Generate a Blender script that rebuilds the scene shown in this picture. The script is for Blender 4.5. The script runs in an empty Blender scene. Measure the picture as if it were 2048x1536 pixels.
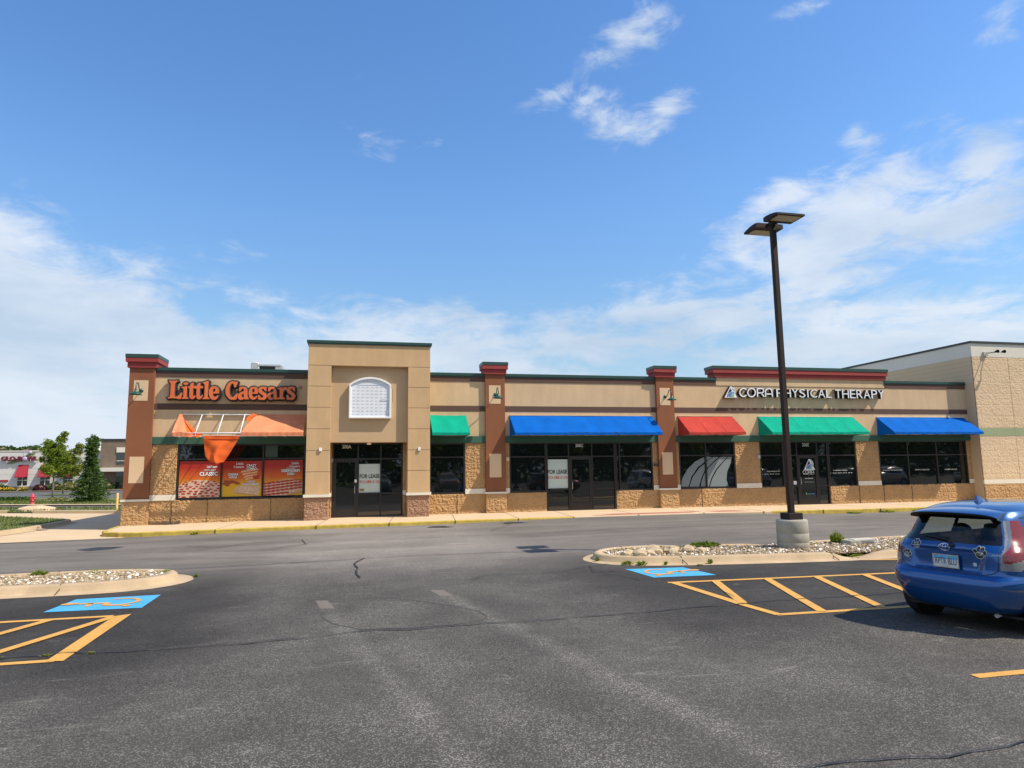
import bpy, bmesh, math, random
import numpy as np
from mathutils import Matrix, Vector, noise as mnoise
R = math.radians
random.seed(7)
scene = bpy.context.scene
COL = scene.collection

# ---------------------------------------------------------------- camera
CAM_Z = 1.75
yaw, pitch, roll = R(12.9), R(7.24), R(0.78)
f0 = Vector((math.sin(yaw), math.cos(yaw), 0)); r0 = Vector((math.cos(yaw), -math.sin(yaw), 0)); u0 = Vector((0, 0, 1))
fwd = f0 * math.cos(pitch) + u0 * math.sin(pitch)
u1 = r0.cross(fwd)
rt = r0 * math.cos(roll) - u1 * math.sin(roll)
up = u1 * math.cos(roll) + r0 * math.sin(roll)
cd = bpy.data.cameras.new('camera'); cam = bpy.data.objects.new('camera', cd); COL.objects.link(cam)
cd.sensor_fit = 'HORIZONTAL'; cd.sensor_width = 36.0; cd.lens = 1340.0 / 2048 * 36; cd.clip_start = 0.05; cd.clip_end = 2000
cam.matrix_world = Matrix(((rt.x, up.x, -fwd.x, 0), (rt.y, up.y, -fwd.y, 0), (rt.z, up.z, -fwd.z, CAM_Z), (0, 0, 0, 1)))
scene.camera = cam

# ---------------------------------------------------------------- sun, sky, exposure
SUN = Vector((2.0, -1.0, 2.9)).normalized()
SUN_EL = math.asin(SUN.z); SUN_AZ = math.atan2(SUN.x, SUN.y)
sd = bpy.data.lights.new('sun', 'SUN'); sd.energy = 5.0; sd.angle = R(0.53); sd.color = (1.0, 0.88, 0.71)
so = bpy.data.objects.new('sun', sd); COL.objects.link(so)
so.rotation_euler = SUN.to_track_quat('Z', 'Y').to_euler(); so.location = (20, -10, 40)
scene.view_settings.view_transform = 'Standard'; scene.view_settings.look = 'None'
scene.view_settings.exposure = 0.35; scene.view_settings.gamma = 1.0
scene.view_settings.use_curve_mapping = False

world = bpy.data.worlds.new('World'); scene.world = world; world.use_nodes = True
WN = world.node_tree; WN.nodes.clear()
def wn(t, **kw):
    n = WN.nodes.new(t)
    for k, v in kw.items(): setattr(n, k, v)
    return n
def wmath(op, a, b=None, c=None, clamp=False):
    n = wn('ShaderNodeMath', operation=op); n.use_clamp = clamp
    for i, v in enumerate((a, b, c)):
        if v is None: continue
        if isinstance(v, (int, float)): n.inputs[i].default_value = v
        else: WN.links.new(v, n.inputs[i])
    return n.outputs[0]
SKY_STRENGTH = 0.13
sky = wn('ShaderNodeTexSky', sky_type='NISHITA'); sky.sun_disc = False
sky.sun_elevation = SUN_EL; sky.sun_rotation = SUN_AZ
sky.air_density = 1.35; sky.dust_density = 0.35; sky.ozone_density = 3.0; sky.altitude = 200
geo = wn('ShaderNodeTexCoord')
sep = wn('ShaderNodeSeparateXYZ'); WN.links.new(geo.outputs['Generated'], sep.inputs[0])
az = wmath('ARCTAN2', sep.outputs[0], sep.outputs[1]); az = wmath('MULTIPLY', az, 57.29578)
el = wmath('ARCSINE', sep.outputs[2]); el = wmath('MULTIPLY', el, 57.29578)
ae = wn('ShaderNodeCombineXYZ'); WN.links.new(az, ae.inputs[0]); WN.links.new(el, ae.inputs[1])
# cloud sheet coordinates: direction projected on a flat layer high above
zz = wmath('ADD', wmath('MAXIMUM', sep.outputs[2], 0.0), 0.09)
pc = wn('ShaderNodeCombineXYZ')
WN.links.new(wmath('DIVIDE', sep.outputs[0], zz), pc.inputs[0]); WN.links.new(wmath('DIVIDE', sep.outputs[1], zz), pc.inputs[1])
def wnoise(vec, scale, detail, rough, dist=0.0, stretch=None, rot=0.0):
    if stretch:
        m = wn('ShaderNodeMapping'); m.inputs['Scale'].default_value = stretch; m.inputs['Rotation'].default_value = (0, 0, rot)
        WN.links.new(vec, m.inputs[0]); vec = m.outputs[0]
    n = wn('ShaderNodeTexNoise'); n.inputs['Scale'].default_value = scale; n.inputs['Detail'].default_value = detail
    n.inputs['Roughness'].default_value = rough; n.inputs['Distortion'].default_value = dist
    WN.links.new(vec, n.inputs['Vector']); return n.outputs['Fac']
n_ae = wnoise(ae.outputs[0], 0.30, 10, 0.64, 0.5, (0.6, 1.35, 1), R(-22))
n_pc = wnoise(pc.outputs[0], 2.2, 10, 0.66, 0.6)
nz = wmath('ADD', wmath('MULTIPLY', n_ae, 0.62), wmath('MULTIPLY', n_pc, 0.38))
CLOUDS = [(23.16, 33.55, 6.26, 1.9, 22, 0.95), (25.4, 33.82, 3.91, 1.24, 25, 0.8), (16.35, 30.42, 3.73, 1.29, 15, 0.8), (20.79, 30.61, 3.01, 1.59, -30, 0.55), (26.85, 28.42, 3.8, 1.34, 30, 0.85), (23.77, 27.64, 4.53, 1.37, 10, 0.8), (21.17, 28.95, 3.97, 1.63, -35, 0.6), (2.08, 26.66, 6.62, 1.34, 0, 0.55), (-0.2, 32.67, 3.3, 1.52, -30, 0.35), (41.58, 24.62, 1.75, 1.32, 30, 0.6), (42.16, 23.16, 3.02, 3.06, 0, 0.45), (35.75, 20.71, 6.05, 2.49, 25, 0.75), (33.25, 17.99, 6.23, 3.45, 35, 0.85), (40.72, 18.41, 9.29, 4.04, 25, 1.0), (47.22, 17.17, 7.65, 3.56, 5, 0.95), (44.41, 21.62, 2.87, 2.54, 50, 0.6), (49.39, 20.92, 3.99, 2.41, 15, 0.75), (49.31, 20.1, 2.97, 1.22, 5, 0.8), (40.17, 33.36, 5.82, 0.64, 0, 0.6), (51.7, 29.05, 2.47, 1.5, 20, 0.6), (37.52, 13.78, 16.17, 2.4, 5, 0.8), (24.87, 13.1, 17.71, 3.7, 8, 0.8), (32.88, 11.7, 24.98, 4.17, -3, 0.75), (48.03, 9.11, 10.31, 3.13, -6, 0.95), (38.3, 9.24, 17.04, 3.46, 0, 0.95), (18.4, 10.45, 22.12, 3.8, 4, 0.85), (6.72, 10.17, 27.03, 5.7, 0, 1.0), (-6.41, 9.03, 26.15, 9.01, -10, 1.1), (-15.93, 11.53, 18.29, 6.66, -22, 1.2), (-23.54, 13.49, 14.29, 8.56, -25, 1.35), (-27.51, 8.26, 18.55, 12.56, 0, 1.4), (-20.38, 5.34, 21.68, 7.5, 0, 1.1), (-17.43, 17.62, 5.67, 1.87, -15, 0.65), (-10.58, 19.3, 4.01, 1.4, 0, 0.45), (-22.42, 18.67, 3.21, 1.11, -20, 0.5), (-6.55, 13.85, 7.21, 1.79, -10, 0.5), (47.5, 23.58, 2.7, 0.97, 0, 0.4), (51.86, 22.5, 1.22, 0.69, 0, 0.5), (-25.23, 21.2, 1.7, 0.57, 0, 0.4), (0.75, 14.03, 7.66, 1.36, 0, 0.5), (9.75, 13.35, 7.86, 1.39, 0, 0.5)]
CLOUDS = [(a, e - (2.0 if a < 0 and e > 4 else 0), ra * (1 if re > 5 or ra > 14 else 1.3), re * (1 if re > 5 or ra > 14 else 1.35), rot, s_ * ((1.14 if re > 5 or ra > 14 else .84) if a < 34 or e > 26 else 1.22)) for (a, e, ra, re, rot, s_) in CLOUDS]
CLOUDS += [(150, 30, 75, 40, 0, 2.2), (-150, 30, 75, 40, 0, 2.2), (-80, 35, 40, 30, 0, 1.6), (100, 12, 40, 14, 0, 1.4)]      # unseen bright clouds, added behind the viewer to lift the facade's shade
cov = None
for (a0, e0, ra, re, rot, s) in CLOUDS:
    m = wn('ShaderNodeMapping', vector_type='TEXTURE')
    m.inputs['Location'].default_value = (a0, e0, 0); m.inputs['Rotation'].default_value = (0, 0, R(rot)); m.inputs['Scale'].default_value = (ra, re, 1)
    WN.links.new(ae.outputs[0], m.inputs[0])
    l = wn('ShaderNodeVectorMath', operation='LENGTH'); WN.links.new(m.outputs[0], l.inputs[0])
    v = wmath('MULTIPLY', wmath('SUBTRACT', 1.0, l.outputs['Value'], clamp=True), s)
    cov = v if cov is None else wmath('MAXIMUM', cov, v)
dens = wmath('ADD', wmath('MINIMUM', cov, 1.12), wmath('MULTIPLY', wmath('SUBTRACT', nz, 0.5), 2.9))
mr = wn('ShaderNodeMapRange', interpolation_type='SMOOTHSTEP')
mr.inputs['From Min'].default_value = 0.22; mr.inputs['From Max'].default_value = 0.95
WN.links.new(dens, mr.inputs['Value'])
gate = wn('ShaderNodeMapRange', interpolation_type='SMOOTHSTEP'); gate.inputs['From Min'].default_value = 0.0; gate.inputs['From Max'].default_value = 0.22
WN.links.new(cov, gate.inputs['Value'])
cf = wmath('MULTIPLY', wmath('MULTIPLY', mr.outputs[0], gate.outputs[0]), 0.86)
tone = wnoise(ae.outputs[0], 0.09, 6, 0.6, 0.2, (0.5, 1.6, 1))
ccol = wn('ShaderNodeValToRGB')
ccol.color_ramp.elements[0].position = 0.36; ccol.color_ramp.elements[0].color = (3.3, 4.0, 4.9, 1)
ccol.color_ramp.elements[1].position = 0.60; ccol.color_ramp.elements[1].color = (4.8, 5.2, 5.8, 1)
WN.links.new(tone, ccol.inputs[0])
hs = wn('ShaderNodeHueSaturation'); hs.inputs['Hue'].default_value = 0.507; hs.inputs['Saturation'].default_value = 1.24; hs.inputs['Value'].default_value = 1.13
WN.links.new(sky.outputs[0], hs.inputs['Color'])
lowr = wn('ShaderNodeMapRange', interpolation_type='SMOOTHSTEP'); lowr.inputs['From Min'].default_value = -2; lowr.inputs['From Max'].default_value = 24; lowr.inputs['To Min'].default_value = .62; lowr.inputs['To Max'].default_value = 1.0
WN.links.new(el, lowr.inputs['Value'])
hsv = wn('ShaderNodeVectorMath', operation='SCALE'); WN.links.new(hs.outputs[0], hsv.inputs[0]); WN.links.new(lowr.outputs[0], hsv.inputs['Scale'])
hzr = wn('ShaderNodeMapRange', interpolation_type='SMOOTHSTEP'); hzr.inputs['From Min'].default_value = 14; hzr.inputs['From Max'].default_value = -1; hzr.inputs['To Min'].default_value = 0; hzr.inputs['To Max'].default_value = .9
WN.links.new(el, hzr.inputs['Value'])
hz = wn('ShaderNodeMixRGB'); WN.links.new(hzr.outputs[0], hz.inputs[0]); WN.links.new(hsv.outputs[0], hz.inputs[1]); hz.inputs[2].default_value = (2.75, 4.0, 5.6, 1)
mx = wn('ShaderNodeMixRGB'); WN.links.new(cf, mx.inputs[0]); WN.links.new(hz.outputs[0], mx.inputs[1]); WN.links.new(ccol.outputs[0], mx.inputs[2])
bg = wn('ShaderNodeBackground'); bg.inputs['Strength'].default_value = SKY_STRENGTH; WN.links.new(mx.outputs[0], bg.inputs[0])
wo = wn('ShaderNodeOutputWorld'); WN.links.new(bg.outputs[0], wo.inputs[0])

# ---------------------------------------------------------------- helpers
class MB:
    def __init__(s): s.v = []; s.f = []; s.sm = []; s.mi = []; s.m = 0
    def add(s, vs, fs, smooth=False):
        o = len(s.v); s.v += [tuple(map(float, p)) for p in vs]
        for f in fs: s.f.append(tuple(i + o for i in f)); s.sm.append(smooth); s.mi.append(s.m)
        return s
    def box(s, x0, x1, y0, y1, z0, z1):
        v = [(x, y, z) for z in (z0, z1) for y in (y0, y1) for x in (x0, x1)]
        return s.add(v, [(0, 2, 3, 1), (4, 5, 7, 6), (0, 1, 5, 4), (2, 6, 7, 3), (0, 4, 6, 2), (1, 3, 7, 5)])
    def bbox(s, x0, x1, y0, y1, z0, z1, b=0.01):
        # box with chamfered edges
        bm = bmesh.new(); bmesh.ops.create_cube(bm, size=1)
        for v in bm.verts: v.co = Vector(((x0 + x1) / 2 + v.co.x * (x1 - x0), (y0 + y1) / 2 + v.co.y * (y1 - y0), (z0 + z1) / 2 + v.co.z * (z1 - z0)))
        bmesh.ops.bevel(bm, geom=list(bm.edges), offset=b, segments=2, profile=0.6, affect='EDGES')
        return s.bm(bm)
    def bm(s, bm, smooth=False):
        bm.verts.index_update(); s.add([v.co[:] for v in bm.verts], [[v.index for v in f.verts] for f in bm.faces], smooth); bm.free(); return s
    def tube(s, pts, r, n=8, smooth=True, cap=True):
        pts = [Vector(p) for p in pts]; rs = r if isinstance(r, (list, tuple)) else [r] * len(pts)
        vs = []; fs = []; pu = None
        for i, p in enumerate(pts):
            t = (pts[min(i + 1, len(pts) - 1)] - pts[max(i - 1, 0)]).normalized()
            if pu is None: pu = t.orthogonal().normalized()
            a = (pu - t * pu.dot(t)).normalized(); pu = a; b = t.cross(a)
            for k in range(n):
                q = 2 * math.pi * k / n; vs.append(p + (a * math.cos(q) + b * math.sin(q)) * rs[i])
        for i in range(len(pts) - 1):
            for k in range(n): fs.append((i * n + k, i * n + (k + 1) % n, (i + 1) * n + (k + 1) % n, (i + 1) * n + k))
        s.add(vs, fs, smooth)
        if cap:
            o = len(s.v) - len(vs)
            s.f.append(tuple(o + k for k in range(n))[::-1]); s.sm.append(False); s.mi.append(s.m)
            s.f.append(tuple(o + (len(pts) - 1) * n + k for k in range(n))); s.sm.append(False); s.mi.append(s.m)
        return s
    def lathe(s, prof, c, n=20, axis='z', smooth=True):
        vs = []
        for (r, h) in prof:
            for k in range(n):
                q = 2 * math.pi * k / n; a, b = r * math.cos(q), r * math.sin(q)
                p = {'z': (a, b, h), 'y': (a, h, b), 'x': (h, a, b)}[axis]
                vs.append((c[0] + p[0], c[1] + p[1], c[2] + p[2]))
        fs = [(i * n + k, i * n + (k + 1) % n, (i + 1) * n + (k + 1) % n, (i + 1) * n + k) for i in range(len(prof) - 1) for k in range(n)]
        return s.add(vs, fs, smooth)
    def prism(s, poly, z0, z1, top=True, bottom=True):
        n = len(poly); v = [(x, y, z0) for x, y in poly] + [(x, y, z1) for x, y in poly]
        fs = [(i, (i + 1) % n, n + (i + 1) % n, n + i) for i in range(n)]
        if top: fs.append(tuple(range(n, 2 * n)))
        if bottom: fs.append(tuple(range(n))[::-1])
        return s.add(v, fs)
    def sheet(s, poly, z):
        return s.add([(x, y, z) for x, y in poly], [tuple(range(len(poly)))])
    def wallpoly(s, poly, y):       # flat polygon in the XZ plane facing -Y
        return s.add([(x, y, z) for x, z in poly], [tuple(range(len(poly)))])
    def ico(s, c, r, sub=1, jit=0.0, sq=(1, 1, 1), smooth=False):
        bm = bmesh.new(); bmesh.ops.create_icosphere(bm, subdivisions=sub, radius=1)
        for v in bm.verts:
            k = 1 + random.uniform(-jit, jit); v.co = Vector((c[0] + v.co.x * r * sq[0] * k, c[1] + v.co.y * r * sq[1] * k, c[2] + v.co.z * r * sq[2] * k))
        return s.bm(bm, smooth)
    def build(s, name, mat, parent=None, merge=False):
        me = bpy.data.meshes.new(name)
        vs = np.array(s.v) if s.v else np.zeros((0, 3))
        o = bpy.data.objects.new(name, me); COL.objects.link(o)
        if parent is None:
            c = (vs.min(0) + vs.max(0)) / 2; c[2] = vs[:, 2].min(); vs = vs - c; o.location = c
        else:
            p = Vector((0, 0, 0)); q = parent
            while q is not None: p += q.location; q = q.parent
            if parent.get('_local'): p = Vector((0, 0, 0))
            vs = vs - np.array(p[:]); o.parent = parent
            if parent.get('_local'): o['_local'] = 1
        me.from_pydata(vs.tolist(), [], s.f)
        me.polygons.foreach_set('use_smooth', s.sm); me.polygons.foreach_set('material_index', s.mi)
        for m in (mat if isinstance(mat, (list, tuple)) else [mat]): me.materials.append(m)
        me.update()
        return o
def tag(o, label=None, cat=None, group=None, kind=None):
    for k, v in (('label', label), ('category', cat), ('group', group), ('kind', kind)):
        if v: o[k] = v
    return o
def thing(name, label, cat, loc, group=None, local=False):
    o = bpy.data.objects.new(name, None); COL.objects.link(o); o.location = loc; o.empty_display_size = 0.3
    if local: o['_local'] = 1
    return tag(o, label, cat, group)
def copy_tree(o, parent=None):
    c = o.copy(); COL.objects.link(c)
    if parent: c.parent = parent
    for ch in [x for x in o.children]: copy_tree(ch, c)
    return c

def text_mesh(s, x0, x1, z0, z1, y, thick=0.004, bold=0.0, font=None, mb=None, place=None, shear=0):
    """lettering as geometry, fitted to the rectangle x0..x1, z0..z1 on the plane y, facing -Y"""
    cu = bpy.data.curves.new('t', 'FONT'); cu.body = s; cu.extrude = 0.5; cu.offset = bold; cu.resolution_u = 4; cu.shear = shear
    ob = bpy.data.objects.new('t', cu); COL.objects.link(ob); bpy.context.view_layer.update()
    dg = bpy.context.evaluated_depsgraph_get(); me = bpy.data.meshes.new_from_object(ob.evaluated_get(dg))
    v = np.array([q.co[:] for q in me.vertices]); fs = [tuple(p.vertices) for p in me.polygons]
    bpy.data.objects.remove(ob); bpy.data.meshes.remove(me)
    mn, mx_ = v.min(0), v.max(0)
    X = x0 + (v[:, 0] - mn[0]) / (mx_[0] - mn[0]) * (x1 - x0); Z = z0 + (v[:, 1] - mn[1]) / (mx_[1] - mn[1]) * (z1 - z0)
    Y = y - (v[:, 2] + 0.5) * thick
    mb = mb or MB()
    P = list(zip(X, Y, Z))
    if place: P = [place(*p) for p in P]
    return mb.add(P, fs)
def shape_mesh(loops, y, thick, bevel=0.0, mb=None):
    """polygons with holes (XZ) extruded towards -Y; bevel grows the outline"""
    cu = bpy.data.curves.new('s', 'CURVE'); cu.dimensions = '2D'; cu.fill_mode = 'BOTH'; cu.extrude = max(thick / 2 - bevel, 0.001); cu.bevel_depth = bevel; cu.bevel_resolution = 1
    for L in loops:
        sp = cu.splines.new('POLY'); sp.points.add(len(L) - 1); sp.use_cyclic_u = True
        for i, (a, b) in enumerate(L): sp.points[i].co = (a, b, 0, 1)
    ob = bpy.data.objects.new('s', cu); COL.objects.link(ob); bpy.context.view_layer.update()
    dg = bpy.context.evaluated_depsgraph_get(); me = bpy.data.meshes.new_from_object(ob.evaluated_get(dg))
    vs = [(q.co[0], y - thick / 2 - q.co[2], q.co[1]) for q in me.vertices]; fs = [tuple(p.vertices) for p in me.polygons]
    bpy.data.objects.remove(ob); bpy.data.meshes.remove(me)
    return (mb or MB()).add(vs, fs)
def stroke(pts, w, y, thick, mb, closed=False):
    """flat stroke of width w along XZ points, extruded towards -Y"""
    P = [Vector((a, b)) for a, b in pts]; n = len(P); L = []; Rr = []
    for i in range(n):
        a = P[(i - 1) % n] if (closed or i > 0) else P[i]; b = P[(i + 1) % n] if (closed or i < n - 1) else P[i]
        t1 = (P[i] - a); t2 = (b - P[i]); t = ((t1.normalized() if t1.length > 1e-6 else Vector((0, 0))) + (t2.normalized() if t2.length > 1e-6 else Vector((0, 0))))
        t = t.normalized(); nrm = Vector((-t.y, t.x)); k = 1.0
        if t1.length > 1e-6 and t2.length > 1e-6: k = min(1.8, 1 / max(0.3, t.dot(t1.normalized())))
        L.append(P[i] + nrm * w / 2 * k); Rr.append(P[i] - nrm * w / 2 * k)
    v = [(p.x, y, p.y) for p in L] + [(p.x, y, p.y) for p in Rr] + [(p.x, y - thick, p.y) for p in L] + [(p.x, y - thick, p.y) for p in Rr]
    fs = []
    for i in range(n if closed else n - 1):
        j = (i + 1) % n
        fs += [(2 * n + i, 2 * n + j, 3 * n + j, 3 * n + i), (i, n + i, n + j, j), (i, j, 2 * n + j, 2 * n + i), (n + i, 3 * n + i, 3 * n + j, n + j)]
    if not closed: fs += [(0, 2 * n, 3 * n, n), (n - 1, 2 * n - 1, 4 * n - 1, 3 * n - 1)]
    return mb.add(v, fs)

# ---------------------------------------------------------------- materials
def new_mat(name):
    m = bpy.data.materials.new(name); m.use_nodes = True
    return m, m.node_tree, m.node_tree.nodes['Principled BSDF']
def mat(name, col, rough=0.8, var=0.12, vs=3.0, bump=0.0, bs=40.0, metal=0.0, coat=0.0, spec=0.5, fine=0.0, fs=200.0, dirt=0.0):
    m, nt, b = new_mat(name); N = nt.nodes; L = nt.links; bdist = .03 if 'splitface' in name else .01
    b.inputs['Roughness'].default_value = rough; b.inputs['Metallic'].default_value = metal
    b.inputs['Coat Weight'].default_value = coat; b.inputs['Specular IOR Level'].default_value = spec
    g = N.new('ShaderNodeNewGeometry')
    def noise(sc, det=4, ro=0.6):
        n = N.new('ShaderNodeTexNoise'); n.inputs['Scale'].default_value = sc; n.inputs['Detail'].default_value = det; n.inputs['Roughness'].default_value = ro
        L.new(g.outputs['Position'], n.inputs['Vector']); return n.outputs['Fac']
    def mul(fac_sock, lo, hi, prev):
        r = N.new('ShaderNodeMapRange'); r.inputs['From Min'].default_value = 0.3; r.inputs['From Max'].default_value = 0.7
        r.inputs['To Min'].default_value = lo; r.inputs['To Max'].default_value = hi; L.new(fac_sock, r.inputs['Value'])
        v = N.new('ShaderNodeVectorMath'); v.operation = 'SCALE'
        if prev is None: v.inputs[0].default_value = col[:3]
        else: L.new(prev, v.inputs[0])
        L.new(r.outputs[0], v.inputs['Scale']); return v.outputs[0]
    out = mul(noise(vs), 1 - var, 1 + var, None)
    if fine: out = mul(noise(fs, 3, 0.7), 1 - fine, 1 + fine, out)
    if dirt:
        mp = N.new('ShaderNodeMapping'); mp.inputs['Scale'].default_value = (1, 1, 0.16); L.new(g.outputs['Position'], mp.inputs[0])
        n = N.new('ShaderNodeTexNoise'); n.inputs['Scale'].default_value = 3.2; n.inputs['Detail'].default_value = 6; n.inputs['Roughness'].default_value = 0.65
        L.new(mp.outputs[0], n.inputs['Vector']); out = mul(n.outputs['Fac'], 1 - dirt, 1 + dirt * 0.3, out)
    L.new(out, b.inputs['Base Color'])
    if bump:
        bp = N.new('ShaderNodeBump'); bp.inputs['Strength'].default_value = bump; bp.inputs['Distance'].default_value = bdist
        L.new(noise(bs, 5, 0.65), bp.inputs['Height']); L.new(bp.outputs[0], b.inputs['Normal'])
    return m
M = {}
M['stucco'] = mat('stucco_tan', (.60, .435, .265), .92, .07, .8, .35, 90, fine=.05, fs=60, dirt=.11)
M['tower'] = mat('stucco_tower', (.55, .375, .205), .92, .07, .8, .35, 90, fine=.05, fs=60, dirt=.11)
M['panel_tan'] = mat('stucco_panel', (.64, .47, .30), .92, .05, 1.5, .3, 90, fine=.04, fs=60)
M['brown'] = mat('stucco_brown', (.235, .088, .040), .9, .07, 1.3, .35, 90, fine=.05, fs=60, dirt=.07)
M['bandbrown'] = mat('band_brown', (.105, .058, .045), .88, .05, 1.3, .2, 90)
M['joint'] = mat('joint', (.11, .08, .05), .95)
M['greenband'] = mat('green_band', (.032, .105, .075), .75, .06, 2, .15, 80)
M['coping'] = mat('metal_coping_green', (.018, .062, .052), .4, .05, 2, spec=.5)
M['red_cornice'] = mat('red_cornice', (.27, .032, .03), .7, .06, 2, .2, 80, dirt=.05)
M['cream'] = mat('cream_paint', (.70, .655, .56), .85, .05, 3, .25, 60, dirt=.06)
M['blocks'] = mat('splitface_gold', (.43, .265, .125), .93, .10, 2.2, .5, 38, fine=.12, fs=35, dirt=.05)
M['blocks_pink'] = mat('splitface_pink', (.32, .188, .122), .93, .12, 2.2, .6, 34, fine=.12, fs=35)
M['blocks_big'] = mat('splitface_beige', (.60, .455, .30), .93, .07, 1.4, .3, 45, fine=.10, fs=30)
M['big_smooth'] = mat('painted_block_beige', (.56, .43, .28), .92, .05, .6, .3, 30)
M['big_white'] = mat('painted_block_white', (.62, .60, .53), .9, .04, .7, .2, 40)
M['big_green'] = mat('painted_block_green', (.27, .33, .20), .9, .06, .9, .2, 30)
M['charcoal_coping'] = mat('coping_charcoal', (.03, .035, .035), .45)
M['roof'] = mat('roof_membrane', (.35, .34, .32), .9)
M['frame'] = mat('bronze_frame', (.020, .016, .016), .38, .05, 3, spec=.5)
M['dkgreen'] = mat('lamp_green', (.010, .075, .058), .35, .05, 5)
M['galv'] = mat('galvanised', (.45, .47, .48), .45, .12, 6, metal=.5)
M['white_metal'] = mat('white_frame', (.72, .74, .78), .4)
M['white'] = mat('white_plastic', (.78, .79, .80), .45, .03)
M['poster_white'] = mat('poster_white', (.50, .60, .57), .6, .03)
M['vinyl'] = mat('white_vinyl', (.62, .66, .66), .6, .02)
M['black'] = mat('black', (.012, .012, .014), .5)
M['red_ink'] = mat('red_ink', (.45, .02, .02), .6)
M['concrete'] = mat('concrete', (.50, .385, .25), .93, .07, 1.1, .3, 60, fine=.06, fs=90)
M['walk'] = mat('sidewalk', (.52, .395, .26), .93, .06, .9, .25, 70, fine=.05, fs=90)
M['kerb'] = mat('kerb_concrete', (.42, .32, .205), .93, .10, 1.6, .4, 50, fine=.10, fs=60, dirt=.12)
M['pedestal'] = mat('pedestal_concrete', (.34, .33, .28), .93, .15, 2.5, .4, 50, fine=.08, fs=80, dirt=.2)
M['yellow'] = mat('yellow_kerb_paint', (.46, .34, .06), .85, .2, 5, .3, 60, fine=.12, fs=50, dirt=.2)
M['ramp'] = mat('ramp_red', (.36, .14, .11), .9, .1, 3)
M['bolyel'] = mat('bollard_yellow', (.75, .52, .16), .6, .05)
M['hydrant'] = mat('hydrant_red', (.55, .035, .06), .45, .05, 8)
M['pole'] = mat('bronze_pole', (.026, .017, .015), .6, .06, 4, spec=.25)
M['lens'] = mat('lamp_lens', (.42, .37, .26), .5, .05, 8)
M['bark'] = mat('bark', (.16, .13, .10), .9, .25, 12, .6, 60)
M['mulch'] = mat('mulch', (.10, .07, .05), .95, .3, 8, .5, 30)
M['siding'] = mat('bowling_white', (.62, .62, .60), .85, .03, .5, .15, 20)
M['stonebase'] = mat('stone_base', (.25, .21, .16), .9, .2, 4, .3, 20)
M['maroon'] = mat('maroon_fabric', (.30, .015, .035), .8, .08, 3)
M['sealant'] = mat('crack_sealant', (.018, .018, .019), .6, .1, 6)
M['plastic_grey'] = mat('grey_box', (.45, .45, .43), .7)

def canvas(name, col, sheen=0.0, dirt=.08):
    m = mat(name, col, .9, .10, 1.6, .25, 150, dirt=dirt, spec=.08); return m
M['c_blue'] = canvas('canvas_blue', (.002, .10, .44))
M['c_green'] = canvas('canvas_green', (.004, .30, .205), dirt=.12)
M['c_red'] = canvas('canvas_red', (.40, .052, .042), dirt=.1)
M['c_orange'] = canvas('canvas_orange', (.66, .125, .03))
M['c_faded'] = canvas('canvas_faded_orange', (.64, .235, .125), dirt=.12)

def glass_mat(name, col, rough=.02, wav=.12):
    m, nt, b = new_mat(name); N = nt.nodes; L = nt.links
    b.inputs['Base Color'].default_value = (*col, 1); b.inputs['Roughness'].default_value = rough; b.inputs['IOR'].default_value = 1.52
    b.inputs['Specular IOR Level'].default_value = .9
    g = N.new('ShaderNodeNewGeometry'); n = N.new('ShaderNodeTexNoise'); n.inputs['Scale'].default_value = 1.1; n.inputs['Detail'].default_value = 1
    L.new(g.outputs['Position'], n.inputs['Vector']); bp = N.new('ShaderNodeBump'); bp.inputs['Strength'].default_value = wav; bp.inputs['Distance'].default_value = .02
    L.new(n.outputs['Fac'], bp.inputs['Height']); L.new(bp.outputs[0], b.inputs['Normal'])
    return m
M['pane'] = glass_mat('dark_pane', (.006, .009, .010))
M['farpane'] = glass_mat('far_pane', (.02, .025, .025), .05)

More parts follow.
